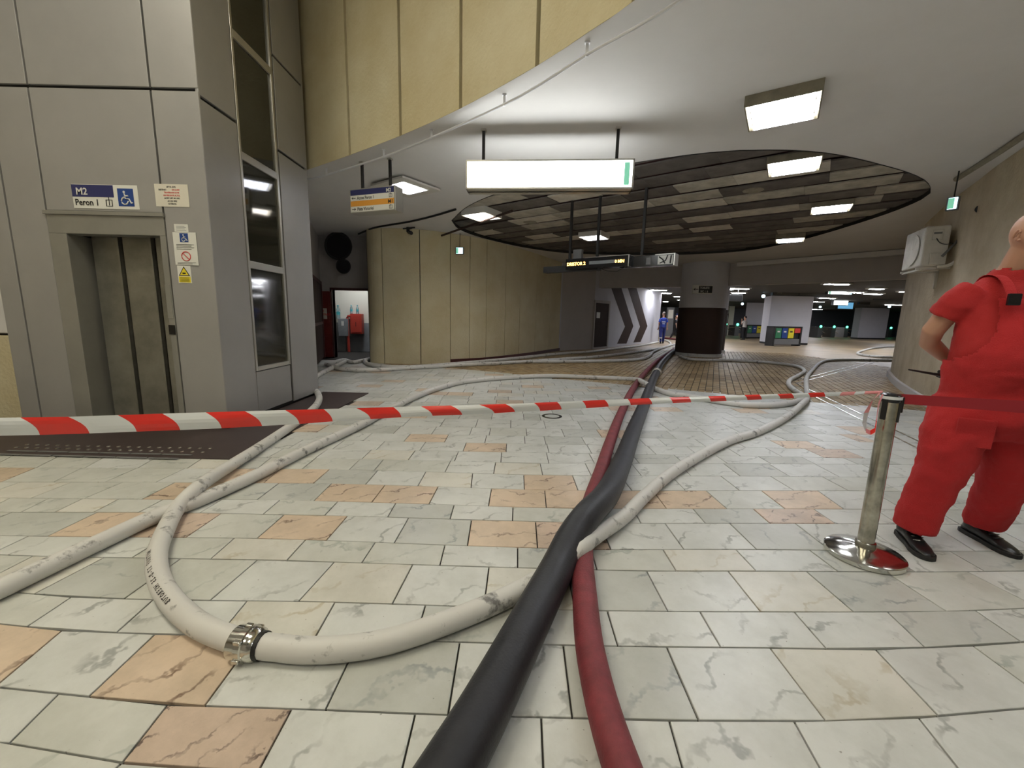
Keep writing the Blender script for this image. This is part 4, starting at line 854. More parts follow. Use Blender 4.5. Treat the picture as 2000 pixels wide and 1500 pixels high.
# ------------------------------------------------------------------ stanchion, belt and barrier tape
SX, SY, SH = 2.035, 2.165, 0.945
st = thing('stanchion', 'polished steel queue post on a round base beside the man in red', 'post', (SX, SY, 0))
MB().lathe([(.178, 0), (.185, .006), (.185, .028), (.178, .034), (.10, .048), (.06, .058), (.045, .062)], n=56).build('base', STEEL, st, smooth=True)
MB().lathe([(.047, .055), (.047, .09), (.041, .095)], n=32).build('collar', STEELW, st, smooth=True)
MB().lathe([(.039, .08), (.039, SH - .02)], n=40).build('pole', STEELW, st, smooth=True)
MB().lathe([(.042, SH - .045), (.045, SH - .04), (.045, SH - .008), (.036, SH), (.02, SH + .001)], n=36).build('cap', BLKG, st, smooth=True)
MB().box(-.012, .012, -.046, -.036, SH - .14, SH - .03, M=Matrix.Rotation(radians(-72), 4, 'Z')).box(-.012, .012, -.046, -.036, SH - .15, SH - .03, M=Matrix.Rotation(radians(45), 4, 'Z')).build('belt_slot', BLK, st, bevel=.002)
MB().box(.030, .056, -.022, .03, SH - .10, SH - .015).build('belt_cassette', BLK, st, bevel=.004)
def ribbon(tops, bots, A, B, ms, cuts=None, off=0.0):
    mb = MB(); n = len(tops)
    f = [wp(x, y, A, B, off) for x, y in tops]; g = [wp(x, y, A, B, off) for x, y in bots]
    return f, g
TA, TB = Vector((-2.02, 1.53)), Vector((1.985, 2.14))
TT = [(-60, 817), (0, 816), (133, 814), (311, 808), (478, 803), (632, 799), (768, 795), (880, 792), (987, 789), (1088, 785), (1181, 781), (1267, 777.5), (1345, 775), (1415, 773), (1483, 770.5), (1546, 768.5), (1609, 766.5), (1672, 764.8), (1722, 763)]
TBm = [(-60, 853), (0, 851), (78, 849.5), (175, 846.5), (267, 843), (352, 840), (433, 836.5), (512, 832), (585, 828), (650, 823), (724, 818.5), (784, 815), (845, 812), (903, 810), (966, 807), (1006, 804.5), (1063, 802), (1099, 799.5), (1150, 797), (1190, 794), (1235, 791), (1274, 789.5), (1320, 787), (1420, 783), (1490, 780), (1552, 777.5), (1615, 774.5), (1675, 771), (1722, 768)]
stp = [((-60, -60), (40, 78), 0), ((40, 78), (133, 175), 1), ((133, 175), (230, 267), 0), ((230, 267), (317, 352), 1), ((317, 352), (402, 433), 0), ((402, 433), (478, 512), 1), ((478, 512), (557, 585), 0), ((557, 585), (632, 650), 1), ((632, 650), (696, 724), 0), ((696, 724), (768, 784), 1), ((768, 784), (822, 845), 0), ((822, 845), (880, 903), 1), ((880, 903), (936, 966), 0), ((936, 966), (987, 1006), 1), ((987, 1006), (1043, 1055), 0), ((1043, 1055), (1088, 1097), 1), ((1088, 1097), (1137, 1145), 0), ((1137, 1145), (1181, 1189), 1), ((1181, 1189), (1226, 1232), 0), ((1226, 1232), (1267, 1274), 1), ((1267, 1274), (1307, 1314), 0), ((1307, 1314), (1345, 1350), 1), ((1345, 1350), (1383, 1388), 0), ((1383, 1388), (1415, 1419), 1), ((1415, 1419), (1454, 1460), 0), ((1454, 1460), (1483, 1488), 1), ((1483, 1488), (1518, 1524), 0), ((1518, 1524), (1546, 1551), 1), ((1546, 1551), (1578, 1582), 0), ((1578, 1582), (1609, 1612), 1), ((1609, 1612), (1645, 1640), 0), ((1645, 1640), (1672, 1668), 2), ((1672, 1668), (1690, 1688), 0), ((1690, 1688), (1724, 1724), 2)]
tp = MB()
for (a0, b0), (a1, b1), mi in stp:
    K = 4; R_ = 5
    grid = []
    for i in range(K + 1):
        col = []
        xt, xb = a0 + (a1 - a0) * i / K, b0 + (b1 - b0) * i / K
        for j in range(R_ + 1):
            v = j / R_; cv = .12 * sin(v * pi) * (xb - xt) * -1.6 if True else 0
            x_ = xt + (xb - xt) * v - (xb - xt) * .0 + ((xb - xt) * .22 * sin(v * pi))
            y_ = yint(TT, x_) * (1 - v) + yint(TBm, x_) * v
            col.append(wp(x_, y_, TA, TB, .006 * sin(v * pi) + .002 * sin(x_ * .013 + v * 5)))
        grid.append(col)
    for i in range(K):
        for j in range(R_): tp.add([grid[i][j], grid[i + 1][j], grid[i + 1][j + 1], grid[i][j + 1]], [(0, 1, 2, 3)], mi)
tape = tp.build('barrier_tape', [TAPEW, TAPER, TAPEP], smooth=True); tag(tape, 'red and white striped barrier tape stretched across the hall to the post', 'tape')
kn = MB(); kn.lathe([(.047, 0), (.0475, .014), (.047, .016)], (SX, SY, SH - .028), 30, 0)
lo = [(1718, 768), (1704, 782), (1692, 806), (1688, 826), (1691, 841), (1700, 845), (1709, 840), (1712, 820), (1716, 790), (1724, 770)]
cl = [2, 2, 0, 0, 2, 1, 1, 2, 2]
pr = [dp(x, y, 2.11 + .02 * (i % 2)) for i, (x, y) in enumerate(lo)]
for i in range(9):
    w_ = [.004, .012, .022, .02, .012, .01, .006, .006, .005, .004]
    a, b = pr[i], pr[i + 1]; da = Vector((w_[i], .01, 0)); db = Vector((w_[i + 1], .01, 0))
    if i in (4, 5, 6): da = db = Vector((.004, .008, .010))
    kn.quad(a - da, b - db, b + db, a + da, cl[i])
kn.build('knotted_end', [TAPEW, TAPER, TAPEP], tape, smooth=True)
BA, BB = Vector((2.085, 2.15)), Vector((2.5, 1.95))
bt = [wp(x, y, BA, BB) for x, y in ((1750, 769), (1850, 775), (2000, 783), (2420, 801))]; bb = [wp(x, y, BA, BB) for x, y in ((1750, 788), (1850, 795), (2000, 807), (2420, 835))]
bl = MB()
for i in range(3):
    bl.quad(bt[i], bt[i + 1], bb[i + 1], bb[i]); e3 = Vector((.0015, .003, 0)); bl.quad(bt[i] + e3, bb[i] + e3, bb[i + 1] + e3, bt[i + 1] + e3)
tag(bl.build('queue_belt', BELT), 'dark red webbing belt running from the steel post to the right', 'belt')

be = bt[3]; st2 = st.copy(); COL.objects.link(st2); st2.location = (be.x + .04, be.y, 0); st2['label'] = 'second steel queue post outside the right edge holding the belt end'
for ch in st.children:
    c = ch.copy(); COL.objects.link(c); c.parent = st2
# ------------------------------------------------------------------ air conditioner and small things on the right wall
zb_, zt2 = dp(1755, 521, 7.0).z, dp(1757, 440, 7.0).z; Hh = zt2 - zb_
ac = thing('air_conditioner', 'dusty beige air conditioner outdoor unit on the right concrete wall', 'air conditioner', (6.69, 7.02, zb_), radians(-26))
MB().box(0, .31, 0, .78, 0.02, Hh).build('casing', ACW, ac, bevel=.02)
fan = MB()
ringm = MB().lathe([(.225, 0), (.25, 0.012), (.25, .02), (.22, .02)], n=40); ringm.v = [(-v[2], v[0] + .36, v[1] + Hh / 2) for v in ringm.v]; ringm.build('fan_ring', ACW, ac, smooth=True)
dk = MB().lathe([(.22, .002), (.02, .002)], n=36); dk.v = [(-v[2] - .001, v[0] + .36, v[1] + Hh / 2) for v in dk.v]; dk.build('fan_opening', BLK, ac)
gr = MB()
for k in range(7):
    r = .03 + k * .031; gr.tube([(-.016, .36 + r * cos(t * pi / 14), Hh / 2 + r * sin(t * pi / 14)) for t in range(29)], .0045, 5)
for k in range(8):
    t = k * pi / 4; gr.tube([(-.016, .36, Hh / 2), (-.016, .36 + .225 * cos(t), Hh / 2 + .225 * sin(t))], .005, 5)
gr.build('grille', WHITE, ac)
MB().box(.09, .22, -.012, .002, Hh - .22, Hh - .06).build('terminal_cover', ACW, ac, bevel=.005)
MB().box(.10, .2, -.014, -.012, Hh - .13, Hh - .10).build('maker_plate', PLASG, ac)
MB().box(.10, .30, -.02, .002, .04, .22).build('valve_cover', ACW, ac, bevel=.006)
MB().tube(spline([(.14, -.015, Hh - .2), (.18, -.04, Hh - .27), (.26, -.03, Hh - .30), (.36, 0, Hh - .28)], .02), .007, 6).build('power_cable', BLK, ac)
MB().tube(spline([(.24, -.03, .16), (.30, -.05, .26), (.38, -.02, .38), (.44, .05, .46)], .03), .018, 8).build('refrigerant_pipe', PLASG, ac, smooth=True)
MB().tube(spline([(.2, -.03, .0), (.34, -.05, .02), (.42, -.05, .12), (.43, -.03, .30), (.46, .02, .42), (.52, .08, .47)], .03), .026, 8).build('insulated_pipe', ACW, ac, smooth=True)
MB().box(-.03, .5, .04, .075, -.03, .0).box(-.03, .5, .66, .695, -.03, 0).box(.44, .48, .04, .07, -.3, 0).box(.44, .48, .66, .69, -.3, 0).box(0, .03, .0, .72, -.045, -.02).build('bracket', ACW, ac)
gA, gB = Vector((6.25, 5.65)), Vector((5.75, 4.7))
go = thing('wall_grille', 'dark rounded grille panel high on the right wall above the bald man', 'grille', (0, 0, 0))
gp = [(1971, 428), (1973, 335), (1978, 315), (1990, 304), (2030, 285), (2080, 255), (2080, 440)]
fr_ = [wp(x, y, gA, gB, -.05) for x, y in gp]; bk_ = [wp(x, y, gA, gB, .01) for x, y in gp]
# put the empty at the panel
cg = fr_[0].copy(); go.location = cg
MB().add([p - cg for p in fr_ + bk_], [tuple(range(7))] + [(i, (i + 1) % 7, 7 + (i + 1) % 7, 7 + i) for i in range(7)]).build('panel', PLASG, go)
sl = MB()
for k in range(7):
    y0 = 318 + k * 16; a, b = wp(1974, y0 + 6, gA, gB, -.062) - cg, wp(2078, y0 - 12, gA, gB, -.062) - cg
    sl.tube([a, b], .006, 5)
sl.build('slat', BLK, go)
hA_, hB_ = Vector((6.78, 6.45)), Vector((6.25, 5.65))
hc = wp(1915, 408, hA_, hB_, -.03)
hl = MB().lathe([(.055, -.02), (.055, .02)], n=20); hl.v = [(v[0], -v[2], v[1]) for v in hl.v]; hl.build('wall_hole', BLK, wr).matrix_world = Matrix.Translation(hc) @ Matrix.Rotation(radians(-57), 4, 'Z')

# ------------------------------------------------------------------ people
def head(c, yaw, s=1.0, tilt=0.0):
    m = MB(); m.sphere((0, .012, .015), .1, 12, sc=(.80, 1.0, 1.12)); m.sphere((0, -.035, -.045), .07, 10, sc=(.84, .85, 1.05)); m.sphere((0, -.055, -.085), .035, 8, sc=(1, .8, .7))
    m.tube([(0, -.088, .02), (0, -.112, -.015), (0, -.118, -.03)], [.010, .014, .017], 8)
    m.sphere((0, -.098, -.038), .017, 6, sc=(1.2, .7, .6)); m.tube([(-.024, -.088, -.066), (0, -.097, -.066), (.024, -.088, -.066)], .008, 6)
    m.tube([(-.05, -.075, .03), (-.02, -.09, .034), (.02, -.09, .034), (.05, -.075, .03)], .010, 6)
    for q in (-1, 1):
        m.sphere((q * .080, .012, -.012), .026, 8, sc=(.3, .6, 1.1)); m.sphere((q * .035, -.078, .008), .014, 6)
    M = Matrix.Translation(c) @ Matrix.Rotation(yaw, 4, 'Z') @ Matrix.Rotation(tilt, 4, 'X') @ Matrix.Scale(s, 4)
    m.v = [tuple(M @ Vector(v)) for v in m.v]; return m, M
def merge(a, b): o = len(a.v); a.v += b.v; a.f += [tuple(i + o for i in f) for f in b.f]; a.m += b.m; return a
def hand(w, d, up, s=1.0, curl=.5):
    d = Vector(d).normalized(); up = Vector(up).normalized(); sd = d.cross(up).normalized(); w = Vector(w); m = MB()
    m.tube([w, w + d * .03 * s, w + d * .085 * s], [.024 * s, .036 * s, .036 * s], 10, ell=.5)
    for i, (o, L) in enumerate(((-.028, .062), (-.010, .074), (.010, .070), (.027, .054))):
        a = w + d * .078 * s + sd * o * s; b = a + (d * (1 - curl * .4) - up * curl * .5) * L * .45 * s; c = b + (d * (.7 - curl * .6) - up * curl) * L * .4 * s; e = c + (d * (.4 - curl) - up * curl) * L * .3 * s
        m.tube([a, b, c, e], [.0095 * s, .009 * s, .0082 * s, .007 * s], 7)
    a = w + d * .025 * s - sd * .028 * s; m.tube([a, a + (d * .6 - sd * .8) * .035 * s, a + (d * .95 - sd * .7 - up * .4) * .062 * s], [.012 * s, .0105 * s, .008 * s], 7)
    return m
def torso(m, J, k=1.0, g=0.0, low=True):
    # J: list of (x,y,z,rx,ry)
    m.rings([(x, y, z, rx * k + g, ry * k + g) for x, y, z, rx, ry in J], 24); return m
def shoe(c, yaw, s=1.0, sole=False):
    m = MB(); P = [(.10, .030, .052, .032), (.06, .038, .058, .052), (.0, .037, .052, .050), (-.06, .041, .043, .042), (-.12, .046, .034, .033), (-.165, .040, .028, .026), (-.195, .02, .018, .018)]
    vs = []; n = 14
    if sole:
        P = [(.115, .026), (.095, .036), (.04, .042), (-.04, .042), (-.11, .052), (-.16, .048), (-.19, .034), (-.205, .012)]
        pts = [(-w_, y) for y, w_ in P] + [(w_, y) for y, w_ in P[::-1]]; m.prism(pts, 0, .024)
    else:
        for y, w_, h, zc in P:
            for k in range(n):
                t = 2 * pi * k / n; zz = zc + h * .62 * sin(t) if sin(t) > 0 else zc + zc * .8 * sin(t); vs.append((w_ * cos(t), y, zz))
        fs = [(i * n + k, i * n + (k + 1) % n, (i + 1) * n + (k + 1) % n, (i + 1) * n + k) for i in range(len(P) - 1) for k in range(n)] + [tuple(range(n)), tuple((len(P) - 1) * n + k for k in range(n))]
        m.add(vs, fs); m.tube([(0, .055, .05), (0, .05, .12)], [.045, .046], 14)
    M = Matrix.Translation(c) @ Matrix.Rotation(yaw, 4, 'Z') @ Matrix.Scale(s, 4); m.v = [tuple(M @ Vector(v)) for v in m.v]; return m
# --- the man in red
man = thing('person', 'bald man in red T-shirt and red bib overalls standing hands behind back', 'person', (2.715, 2.275, 0), radians(-14))
TJ = [(0, 0, .86, .165, .125), (0, -.01, .96, .215, .155), (0, -.03, 1.06, .230, .178), (0, -.035, 1.16, .232, .182), (0, -.02, 1.27, .225, .170), (0, 0, 1.38, .215, .150), (0, .01, 1.47, .205, .128), (0, .02, 1.545, .165, .095), (-.01, .02, 1.595, .10, .075), (-.02, .015, 1.64, .068, .062)]
LG = [[(-.10, 0, .92), (-.175, -.03, .70), (-.215, -.05, .50), (-.25, -.03, .28), (-.27, -.005, .09)], [(.10, 0, .92), (.135, .02, .70), (.155, .03, .50), (.18, .10, .28), (.195, .165, .09)]]
AR = [[(-.17, .015, 1.50), (-.245, .03, 1.42), (-.285, .09, 1.28), (-.25, .16, 1.21), (-.14, .215, 1.14), (-.03, .24, 1.08)], [(.17, .015, 1.50), (.245, .03, 1.42), (.285, .09, 1.28), (.25, .16, 1.21), (.14, .22, 1.12), (.05, .25, 1.05)]]
b = MB(); torso(b, TJ, .88)
for l in LG: b.tube(l, [.085, .078, .055, .055, .040], 12)
for a in AR: b.tube(a, [.062, .058, .052, .048, .040, .031], 12)
b.tube([(-.01, .02, 1.58), (-.02, -.01, 1.66), (-.022, -.045, 1.74)], [.075, .066, .062], 14)
hm, HM = head(Vector((-.022, -.075, 1.785)), radians(12), .97); merge(b, hm)
merge(b, hand((-.03, .235, 1.08), (.85, .1, -.35), (.1, 1, .1), 1.0, .6)); merge(b, hand((.05, .245, 1.05), (-.75, .12, -.2), (0, 1, 0), 1.0, .8))
remeshed(b, 'body', SKIN, man, .0075, 3)
eb = MB()
for q in (-1, 1):
    e = MB().sphere((q * .033, -.089, .006), .0075, 6); e.v = [tuple(HM @ Vector(v)) for v in e.v]; merge(eb, e)
eb.build('eye', BLKG, man)
for q in (-1, 1):
    e = MB().tube([(q * (.086 + .006 * sin(t * pi / 9)), .012 + .004 + .019 * cos(pi * .15 + t * pi * 1.35 / 9), -.008 + .030 * sin(pi * .02 + t * pi * 1.35 / 9 - .35)) for t in range(10)], .0055, 7).tube([(q * .086, .0, -.034), (q * .086, .004, -.026)], .007, 7).tube([(q * .088, .008, .01), (q * .089, .016, -.008), (q * .087, .006, -.022)], .004, 6)
    e.v = [tuple(HM @ Vector(v)) for v in e.v]; e.build('ear', SKIN, man, smooth=True)
sh = MB(); torso(sh, TJ, 1.0, .008)
for a in AR: sh.tube(a[:2] + [Vector(a[1]).lerp(Vector(a[2]), .42)], [.088, .086, .084], 16)
sh.tube([(-.01, .02, 1.55), (-.025, .012, 1.625)], [.12, .092], 18)
remeshed(sh, 'shirt', SHIRT, man, .011, 6, .022, .08, keep=lambda c, n: c.z > 1.0 and c.z < 1.622 and not (c.z > 1.605 and n.z > .6))
ov = MB(); torso(ov, [(0, 0, .70, .15, .12), (0, .0, .78, .22, .165)] + [(x, y, z, rx, ry) for x, y, z, rx, ry in TJ[1:]], 1.0, .022)
ov.tube([(-.11, 0, .88), (-.17, -.03, .68), (-.208, -.05, .48), (-.243, -.035, .28), (-.265, -.02, .10)], [.150, .140, .108, .098, .100], 18)
ov.tube([(.11, 0, .88), (.135, .02, .68), (.155, .03, .48), (.175, .09, .28), (.19, .15, .12)], [.150, .140, .108, .095, .092], 18)
def keepo(c, n):
    if c.z < .10: return False
    if c.z < 1.12: return True
    if c.y > -.01 - (1.2 - c.z) * .6: return False
    w = .152 + .11 * max(0, (1.36 - c.z) / .24) ** 2
    return abs(c.x) < w and c.z < 1.455
remeshed(ov, 'bib_overalls', OVER, man, .011, 6, .032, .10, keep=keepo, solid=.006)
for q in (-1, 1):
    s_ = MB(); pth = [(q * .13, -.172, 1.43), (q * .135, -.148, 1.50), (q * .135, -.110, 1.55), (q * .13, -.05, 1.582), (q * .125, .04, 1.58), (q * .10, .14, 1.48), (q * .08, .185, 1.34), (q * .05, .20, 1.16)]
    sp_ = spline(pth, .03)
    for u, v in zip(sp_, sp_[1:]): s_.add([u + Vector((-.021, -.003, 0)), u + Vector((.021, -.003, 0)), v + Vector((.021, -.003, 0)), v + Vector((-.021, -.003, 0)), u + Vector((-.021, .004, 0)), u + Vector((.021, .004, 0)), v + Vector((.021, .004, 0)), v + Vector((-.021, .004, 0))], [(0, 1, 2, 3), (7, 6, 5, 4), (0, 4, 5, 1), (1, 5, 6, 2), (3, 2, 6, 7), (0, 3, 7, 4)])
    s_.build('strap', OVER, man)
    MB().box(-.026, .026, -.012, .006, -.03, .03).build('buckle', BLKG, man, bevel=.004).location = (q * .132, -.172, 1.45)
pk = MB().box(-.085, .085, -.006, .006, -.07, .07).build('chest_pocket', OVER, man, bevel=.005); pk.location = (0, -.208, 1.29); pk.rotation_euler = (radians(-6), 0, 0)
for q, ss in ((-1, LG[0]), (1, LG[1])):
    fl = MB().box(-.075, .075, -.008, .006, -.08, .08).build('leg_pocket', OVER, man, bevel=.005); fl.location = (q * .17, -.165, .74); fl.rotation_euler = (radians(4), 0, radians(q * 14))
for c_, yw_ in (((-.27, -.02, 0), radians(-8)), ((.20, .155, 0), radians(8))):
    so = remeshed(shoe(c_, yw_, 1.06), 'shoe', LEATH, man, .007, 3); shoe(c_, yw_, 1.06, True).build('sole', BLK, so, bevel=.003)
    M = Matrix.Translation(c_) @ Matrix.Rotation(yw_, 4, 'Z'); lc = MB()
    for k in range(4): lc.tube([M @ Vector((-.028, -.012 - .026 * k, .094 - .011 * k)), M @ Vector((0, -.02 - .026 * k, .102 - .012 * k)), M @ Vector((.028, -.012 - .026 * k, .094 - .011 * k))], .003, 5)
    lc.tube([M @ Vector((0, .0, .105)), M @ Vector((.035, -.02, .115)), M @ Vector((.04, -.04, .09)), M @ Vector((.005, -.01, .10))], .0025, 5)
    lc.build('laces', BLKG, so)
r0 = dp(1775, 722, 2.48); r1 = dp(1838, 733, 2.52)
wt = thing('walkie_talkie', 'black walkie-talkie with long antenna held behind the red overalls', 'radio', r1)
a = r0 - r1; MB().tube([a * .0, a * .25, a], [.013, .008, .0045], 8).build('antenna', BLK, wt)
ax = a.normalized(); MB().tube([-ax * .12 + Vector((0, 0, -.004)), Vector((0, 0, 0)) - ax * .0], [.030, .030], 8, ell=.6).build('body', BLKG, wt); MB().tube([Vector((0, 0, .02)) - ax * .02, Vector((0, 0, .02)) + ax * .02], .01, 8).build('knob', BLK, wt)
# toe of another shoe at the right edge
ps = fp(2022, 1112); os_ = remeshed(shoe((0, 0, 0), radians(-75), 1.06), 'black_shoe', LEATH, None, .008, 3); os_.location = (ps.x + .13, ps.y, 0)
tag(os_, 'black shoe toe at the right edge beside the man in red', 'shoe'); shoe((0, 0, 0), radians(-75), 1.06, True).build('sole', BLK, os_)
# --- small figures far away
def figure(label, p, yaw, h, top, legs, hair, stride=.12, arms=0, vox=.022):
    s = h / 1.8; o = thing('person', label, 'person', (p.x, p.y, 0), yaw)
    T = [(0, 0, .88, .14, .10), (0, 0, .98, .155, .11), (0, 0, 1.12, .14, .10), (0, 0, 1.30, .17, .11), (0, .01, 1.42, .165, .10), (0, .01, 1.48, .09, .07)]
    T = [tuple(v * s for v in t) for t in T]
    Lg = [[(q * .09 * s, 0, .90 * s), (q * .10 * s, q * stride * .4 * s - .02, .48 * s), (q * .10 * s, q * stride * s, .09 * s)] for q in (-1, 1)]
    if arms == 0: Ar = [[(q * .17 * s, 0, 1.41 * s), (q * .23 * s, .03, 1.15 * s), (q * .24 * s, -.03, .90 * s)] for q in (-1, 1)]
    else: Ar = [[(-.17 * s, 0, 1.41 * s), (-.22 * s, -.03, 1.17 * s), (-.10 * s, -.20, 1.25 * s)], [(.17 * s, 0, 1.41 * s), (.24 * s, -.06, 1.2 * s), (.12 * s, -.18, 1.50 * s)]]
    b = MB(); torso(b, T, .9)
    for l in Lg: b.tube(l, [.075 * s, .052 * s, .04 * s], 10)
    for l in Ar: b.tube(l, [.05 * s, .042 * s, .03 * s], 10); d = Vector(l[2]) - Vector(l[1]); merge(b, hand(l[2], d, (0, 1, .2), s * 1.1, .4))
    b.tube([(0, 0, 1.44 * s), (0, 0, 1.60 * s)], .055 * s, 10); hm, HM = head(Vector((0, -.01, 1.68 * s)), 0, s * 1.05); merge(b, hm)
    remeshed(b, 'body', SKIN, o, vox * .7, 2)
    t_ = MB(); torso(t_, T, 1.06, .01)
    for l in Ar: t_.tube([l[0], Vector(l[0]).lerp(Vector(l[1]), .75)], [.066 * s, .062 * s], 10)
    remeshed(t_, 'top', top, o, vox, 2)
    g = MB(); torso(g, [t for t in T[:2]], 1.1, .012)
    for l in Lg: g.tube(l[:2] + [Vector(l[2])], [.10 * s, .075 * s, .065 * s], 12)
    tr = remeshed(g, 'trousers', legs, o, vox, 2)
    hr = MB().sphere((0, .022 * s, 1.715 * s), .098 * s, 10, sc=(.86, 1.02, 1.05)); hr = remeshed(hr, 'hair', hair, o, .02, 1, keep=lambda c, n: c.y > -.045 * s or c.z > 1.755 * s)
    for l in Lg: shoe((l[2][0], l[2][1], 0), 0, s).build('shoe', BLK, o)
    return o, s, Lg
bo, s_, Lg_ = figure('man in blue work clothes walking away past the chevron wall', fp(1292, 671), radians(172), 1.80, BLUEC, BLUED, HAIRG, .16)
for l in Lg_: MB().tube([(l[2][0], l[2][1] * .9, .30), (l[2][0], l[2][1] * .9, .36)], .078, 12).build('reflective_band', WHITE, bo)
MB().box(-.10, .10, .118, .128, 1.22, 1.26).box(-.07, .07, .118, .128, 1.12, 1.15).build('back_print', WHITE, bo)
MB().box(-.15, -.11, .10, .125, .98, 1.42).box(.11, .15, .10, .125, .98, 1.42).build('brace', BLUED, bo)
ps = fp(1318, 656); figure('dark dressed person walking beyond the blue worker', Vector((ps.x * .8, ps.y * .8, 0)), radians(80), 1.72, DARKC, DARKC, BLK, .30)
figure('person in pale top and black trousers photographing beside the far pillar', fp(1451, 664), radians(-160), 1.80, PALEC, DARKC, BLK, .05, 1)

# ------------------------------------------------------------------ recycling bins
def bins(label, pxl, pxr, py, slots, H=1.15):
    a, b = fp(pxl, py), fp(pxr, py); L = (b - a).length; o = thing('recycling_station', label, 'bin', (a.x, a.y, 0), atan2(b.y - a.y, b.x - a.x), 'recycling stations')
    MB().box(0, .13, 0, .5, 0, H).box(L - .13, L, 0, .5, 0, H).box(0, L, 0, .5, H - .08, H).box(.1, L - .1, .1, .5, .08, H).build('frame', BLK, o, bevel=.01)
    MB().box(.14, L - .14, .02, .1, .10, .42).build('lower_tray', PLASG, o)
    ws = (L - .26) / len(slots)
    for i, m in enumerate(slots):
        x = .13 + ws * i; MB().box(x + .03, x + ws - .03, .0, .09, .46 if m is not REDP else .78, H - .10).build('bin_front', m, o, bevel=.005)
        if m is not REDP: MB().box(x + ws * .3, x + ws * .7, -.006, .0, .80, .88).build('bin_label', WHITE if m is not YELP else BLACKP, o)
    return o
bins('black recycling station with green, blue, yellow and red fronts at the near white pillar', 1508, 1563, 676, [GREENP, BLUEP, YELP, REDP])
bins('recycling station with green, blue and yellow fronts at the rear pillar', 1456, 1487, 661, [GREENP, BLUEP, YELP])
# ------------------------------------------------------------------ ticket gates with green lights
GL = {1333: 'ticket gate with green light just left of the round column', 1415: 'ticket gate with green light just right of the round column', 1438: 'ticket gate with green light left of the person in pale top', 1600: 'ticket gate with green light nearest the right edge of the near pillar', 1626: 'ticket gate with green light midway between the two right pillars', 1651: 'ticket gate with green light nearest the left edge of the right pillar', 1737: 'ticket gate with green light between right pillar and concrete wall'}
def gate(px, py=657, D=None):
    p = fp(px, py); o = thing('ticket_gate', GL[px], 'gate', (p.x, p.y, 0), 0, 'ticket gates in the far hall')
    MB().box(-.22, .22, 0, 1.2, 0, .95).prism([(-.22, 0), (.22, 0), (.22, 1.2), (-.22, 1.2)], .95, 1.05).build('cabinet', PLASG, o, bevel=.02)
    MB().sphere((0, -.03, 1.12), .12, 8, sc=(1.1, .4, 1)).build('green_light', GREENL, o)
    MB().tube([(.22, .6, .85), (1.2, .6, .85)], .035, 6).tube([(.22, .6, .85), (.9, .5, .45)], .035, 6).build('turnstile_arm', STEEL, o)
for px in (1333, 1415, 1438, 1600, 1626, 1651, 1737): gate(px, 656 if px < 1500 else 659)
p = fp(1690, 657); 
bar = MB()
pa, pb = fp(1580, 656), fp(1662, 658)
for k in range(6): bar.tube([(pa.x, pa.y + 1.5, .25 + .14 * k), (pb.x, pb.y + 1.5, .25 + .14 * k)], .03, 6)
for k in range(8): q = pa.lerp(pb, k / 7); bar.tube([(q.x, q.y + 1.5, 0), (q.x, q.y + 1.5, 1.05)], .04, 6)
tag(bar.build('barrier_rail', PLASG), 'dark grey barrier rail behind the far ticket gates', 'rail')
# ------------------------------------------------------------------ far ceiling lamps, signs
def farlamp(px, py, wpx, Lw=None, m=EMIT, lab='slim lamp under the dark far hall ceiling'):
    p = fp(px, py, HC - .06); L = wpx * p.y / 800 * .95
    o = thing('far_ceiling_lamp', lab, 'lamp', (p.x, p.y, HC), 0, 'slim lamps in the far hall')
    MB().box(-L / 2 - .05, L / 2 + .05, -.26, .26, -.05, 0).build('housing', HOUSW, o); MB().box(-L / 2, L / 2, -.12, .12, -.065, -.05).build('diffuser', EMITF, o)
FL = ['lamp under the far ceiling above the chevron wall end, nearer of two', 'lamp under the far ceiling above the chevron wall end, second of two', 'lamp left of the round column, upper of two', 'lamp left of the round column, lower of two', 'tiny lamp above the head of the blue worker', 'short lamp close to the right edge of the round column', 'slim lamp above the unlit sign right of the round column', 'slim lamp just above the nearer lit far sign', 'slim lamp between near pillar and lit signs, upper', 'slim lamp beside the top right edge of the near pillar', 'slim lamp just right of the nearer lit far sign', 'slim lamp above the right pillar, lower of two', 'slim lamp above the right pillar, upper of two']
for li, (px, py, wpx) in enumerate(((1286, 567.5, 30), (1296, 573, 28), (1330, 580, 26), (1333, 586.5, 18), (1300, 589.5, 8), (1425, 566, 11), (1442, 572.5, 24), (1634, 556, 42), (1616, 583, 28), (1598, 590, 20), (1674, 572, 20), (1705, 575, 30), (1712, 565, 22))): farlamp(px, py, wpx, lab=FL[li])
for i, (x, y) in enumerate(((11, 21), (19.5, 20.5), (26, 24), (30, 33), (35, 34.5), (15, 30), (26, 39), (34, 47), (22, 46))):  # extra lamps added only to brighten the far hall and its pillars
    o = thing('far_ceiling_lamp', 'slim fill lamp added under the dark ceiling behind the beam or pillars', 'lamp', (x, y, HC), 0, 'fill lamps added behind the beam'); MB().box(-.7, .7, -.26, .26, -.05, 0).build('housing', HOUSW, o); MB().box(-.65, .65, -.12, .12, -.065, -.05).build('diffuser', EMITF, o)
o = thing('service_room_fill_lamp', 'unseen ceiling lamp added to brighten the service room', 'lamp', (-5.0, 13.2, 2.9)); MB().box(-.5, .5, -.2, .2, 0, .06).build('housing', HOUSW, o); MB().box(-.45, .45, -.16, .16, -.02, 0).build('diffuser', EMIT, o); MB().tube([(0, 0, .06), (0, 0, ZC - 2.9)], .02).build('stem', HOUSW, o)  # added out of view above the doorway to light this room
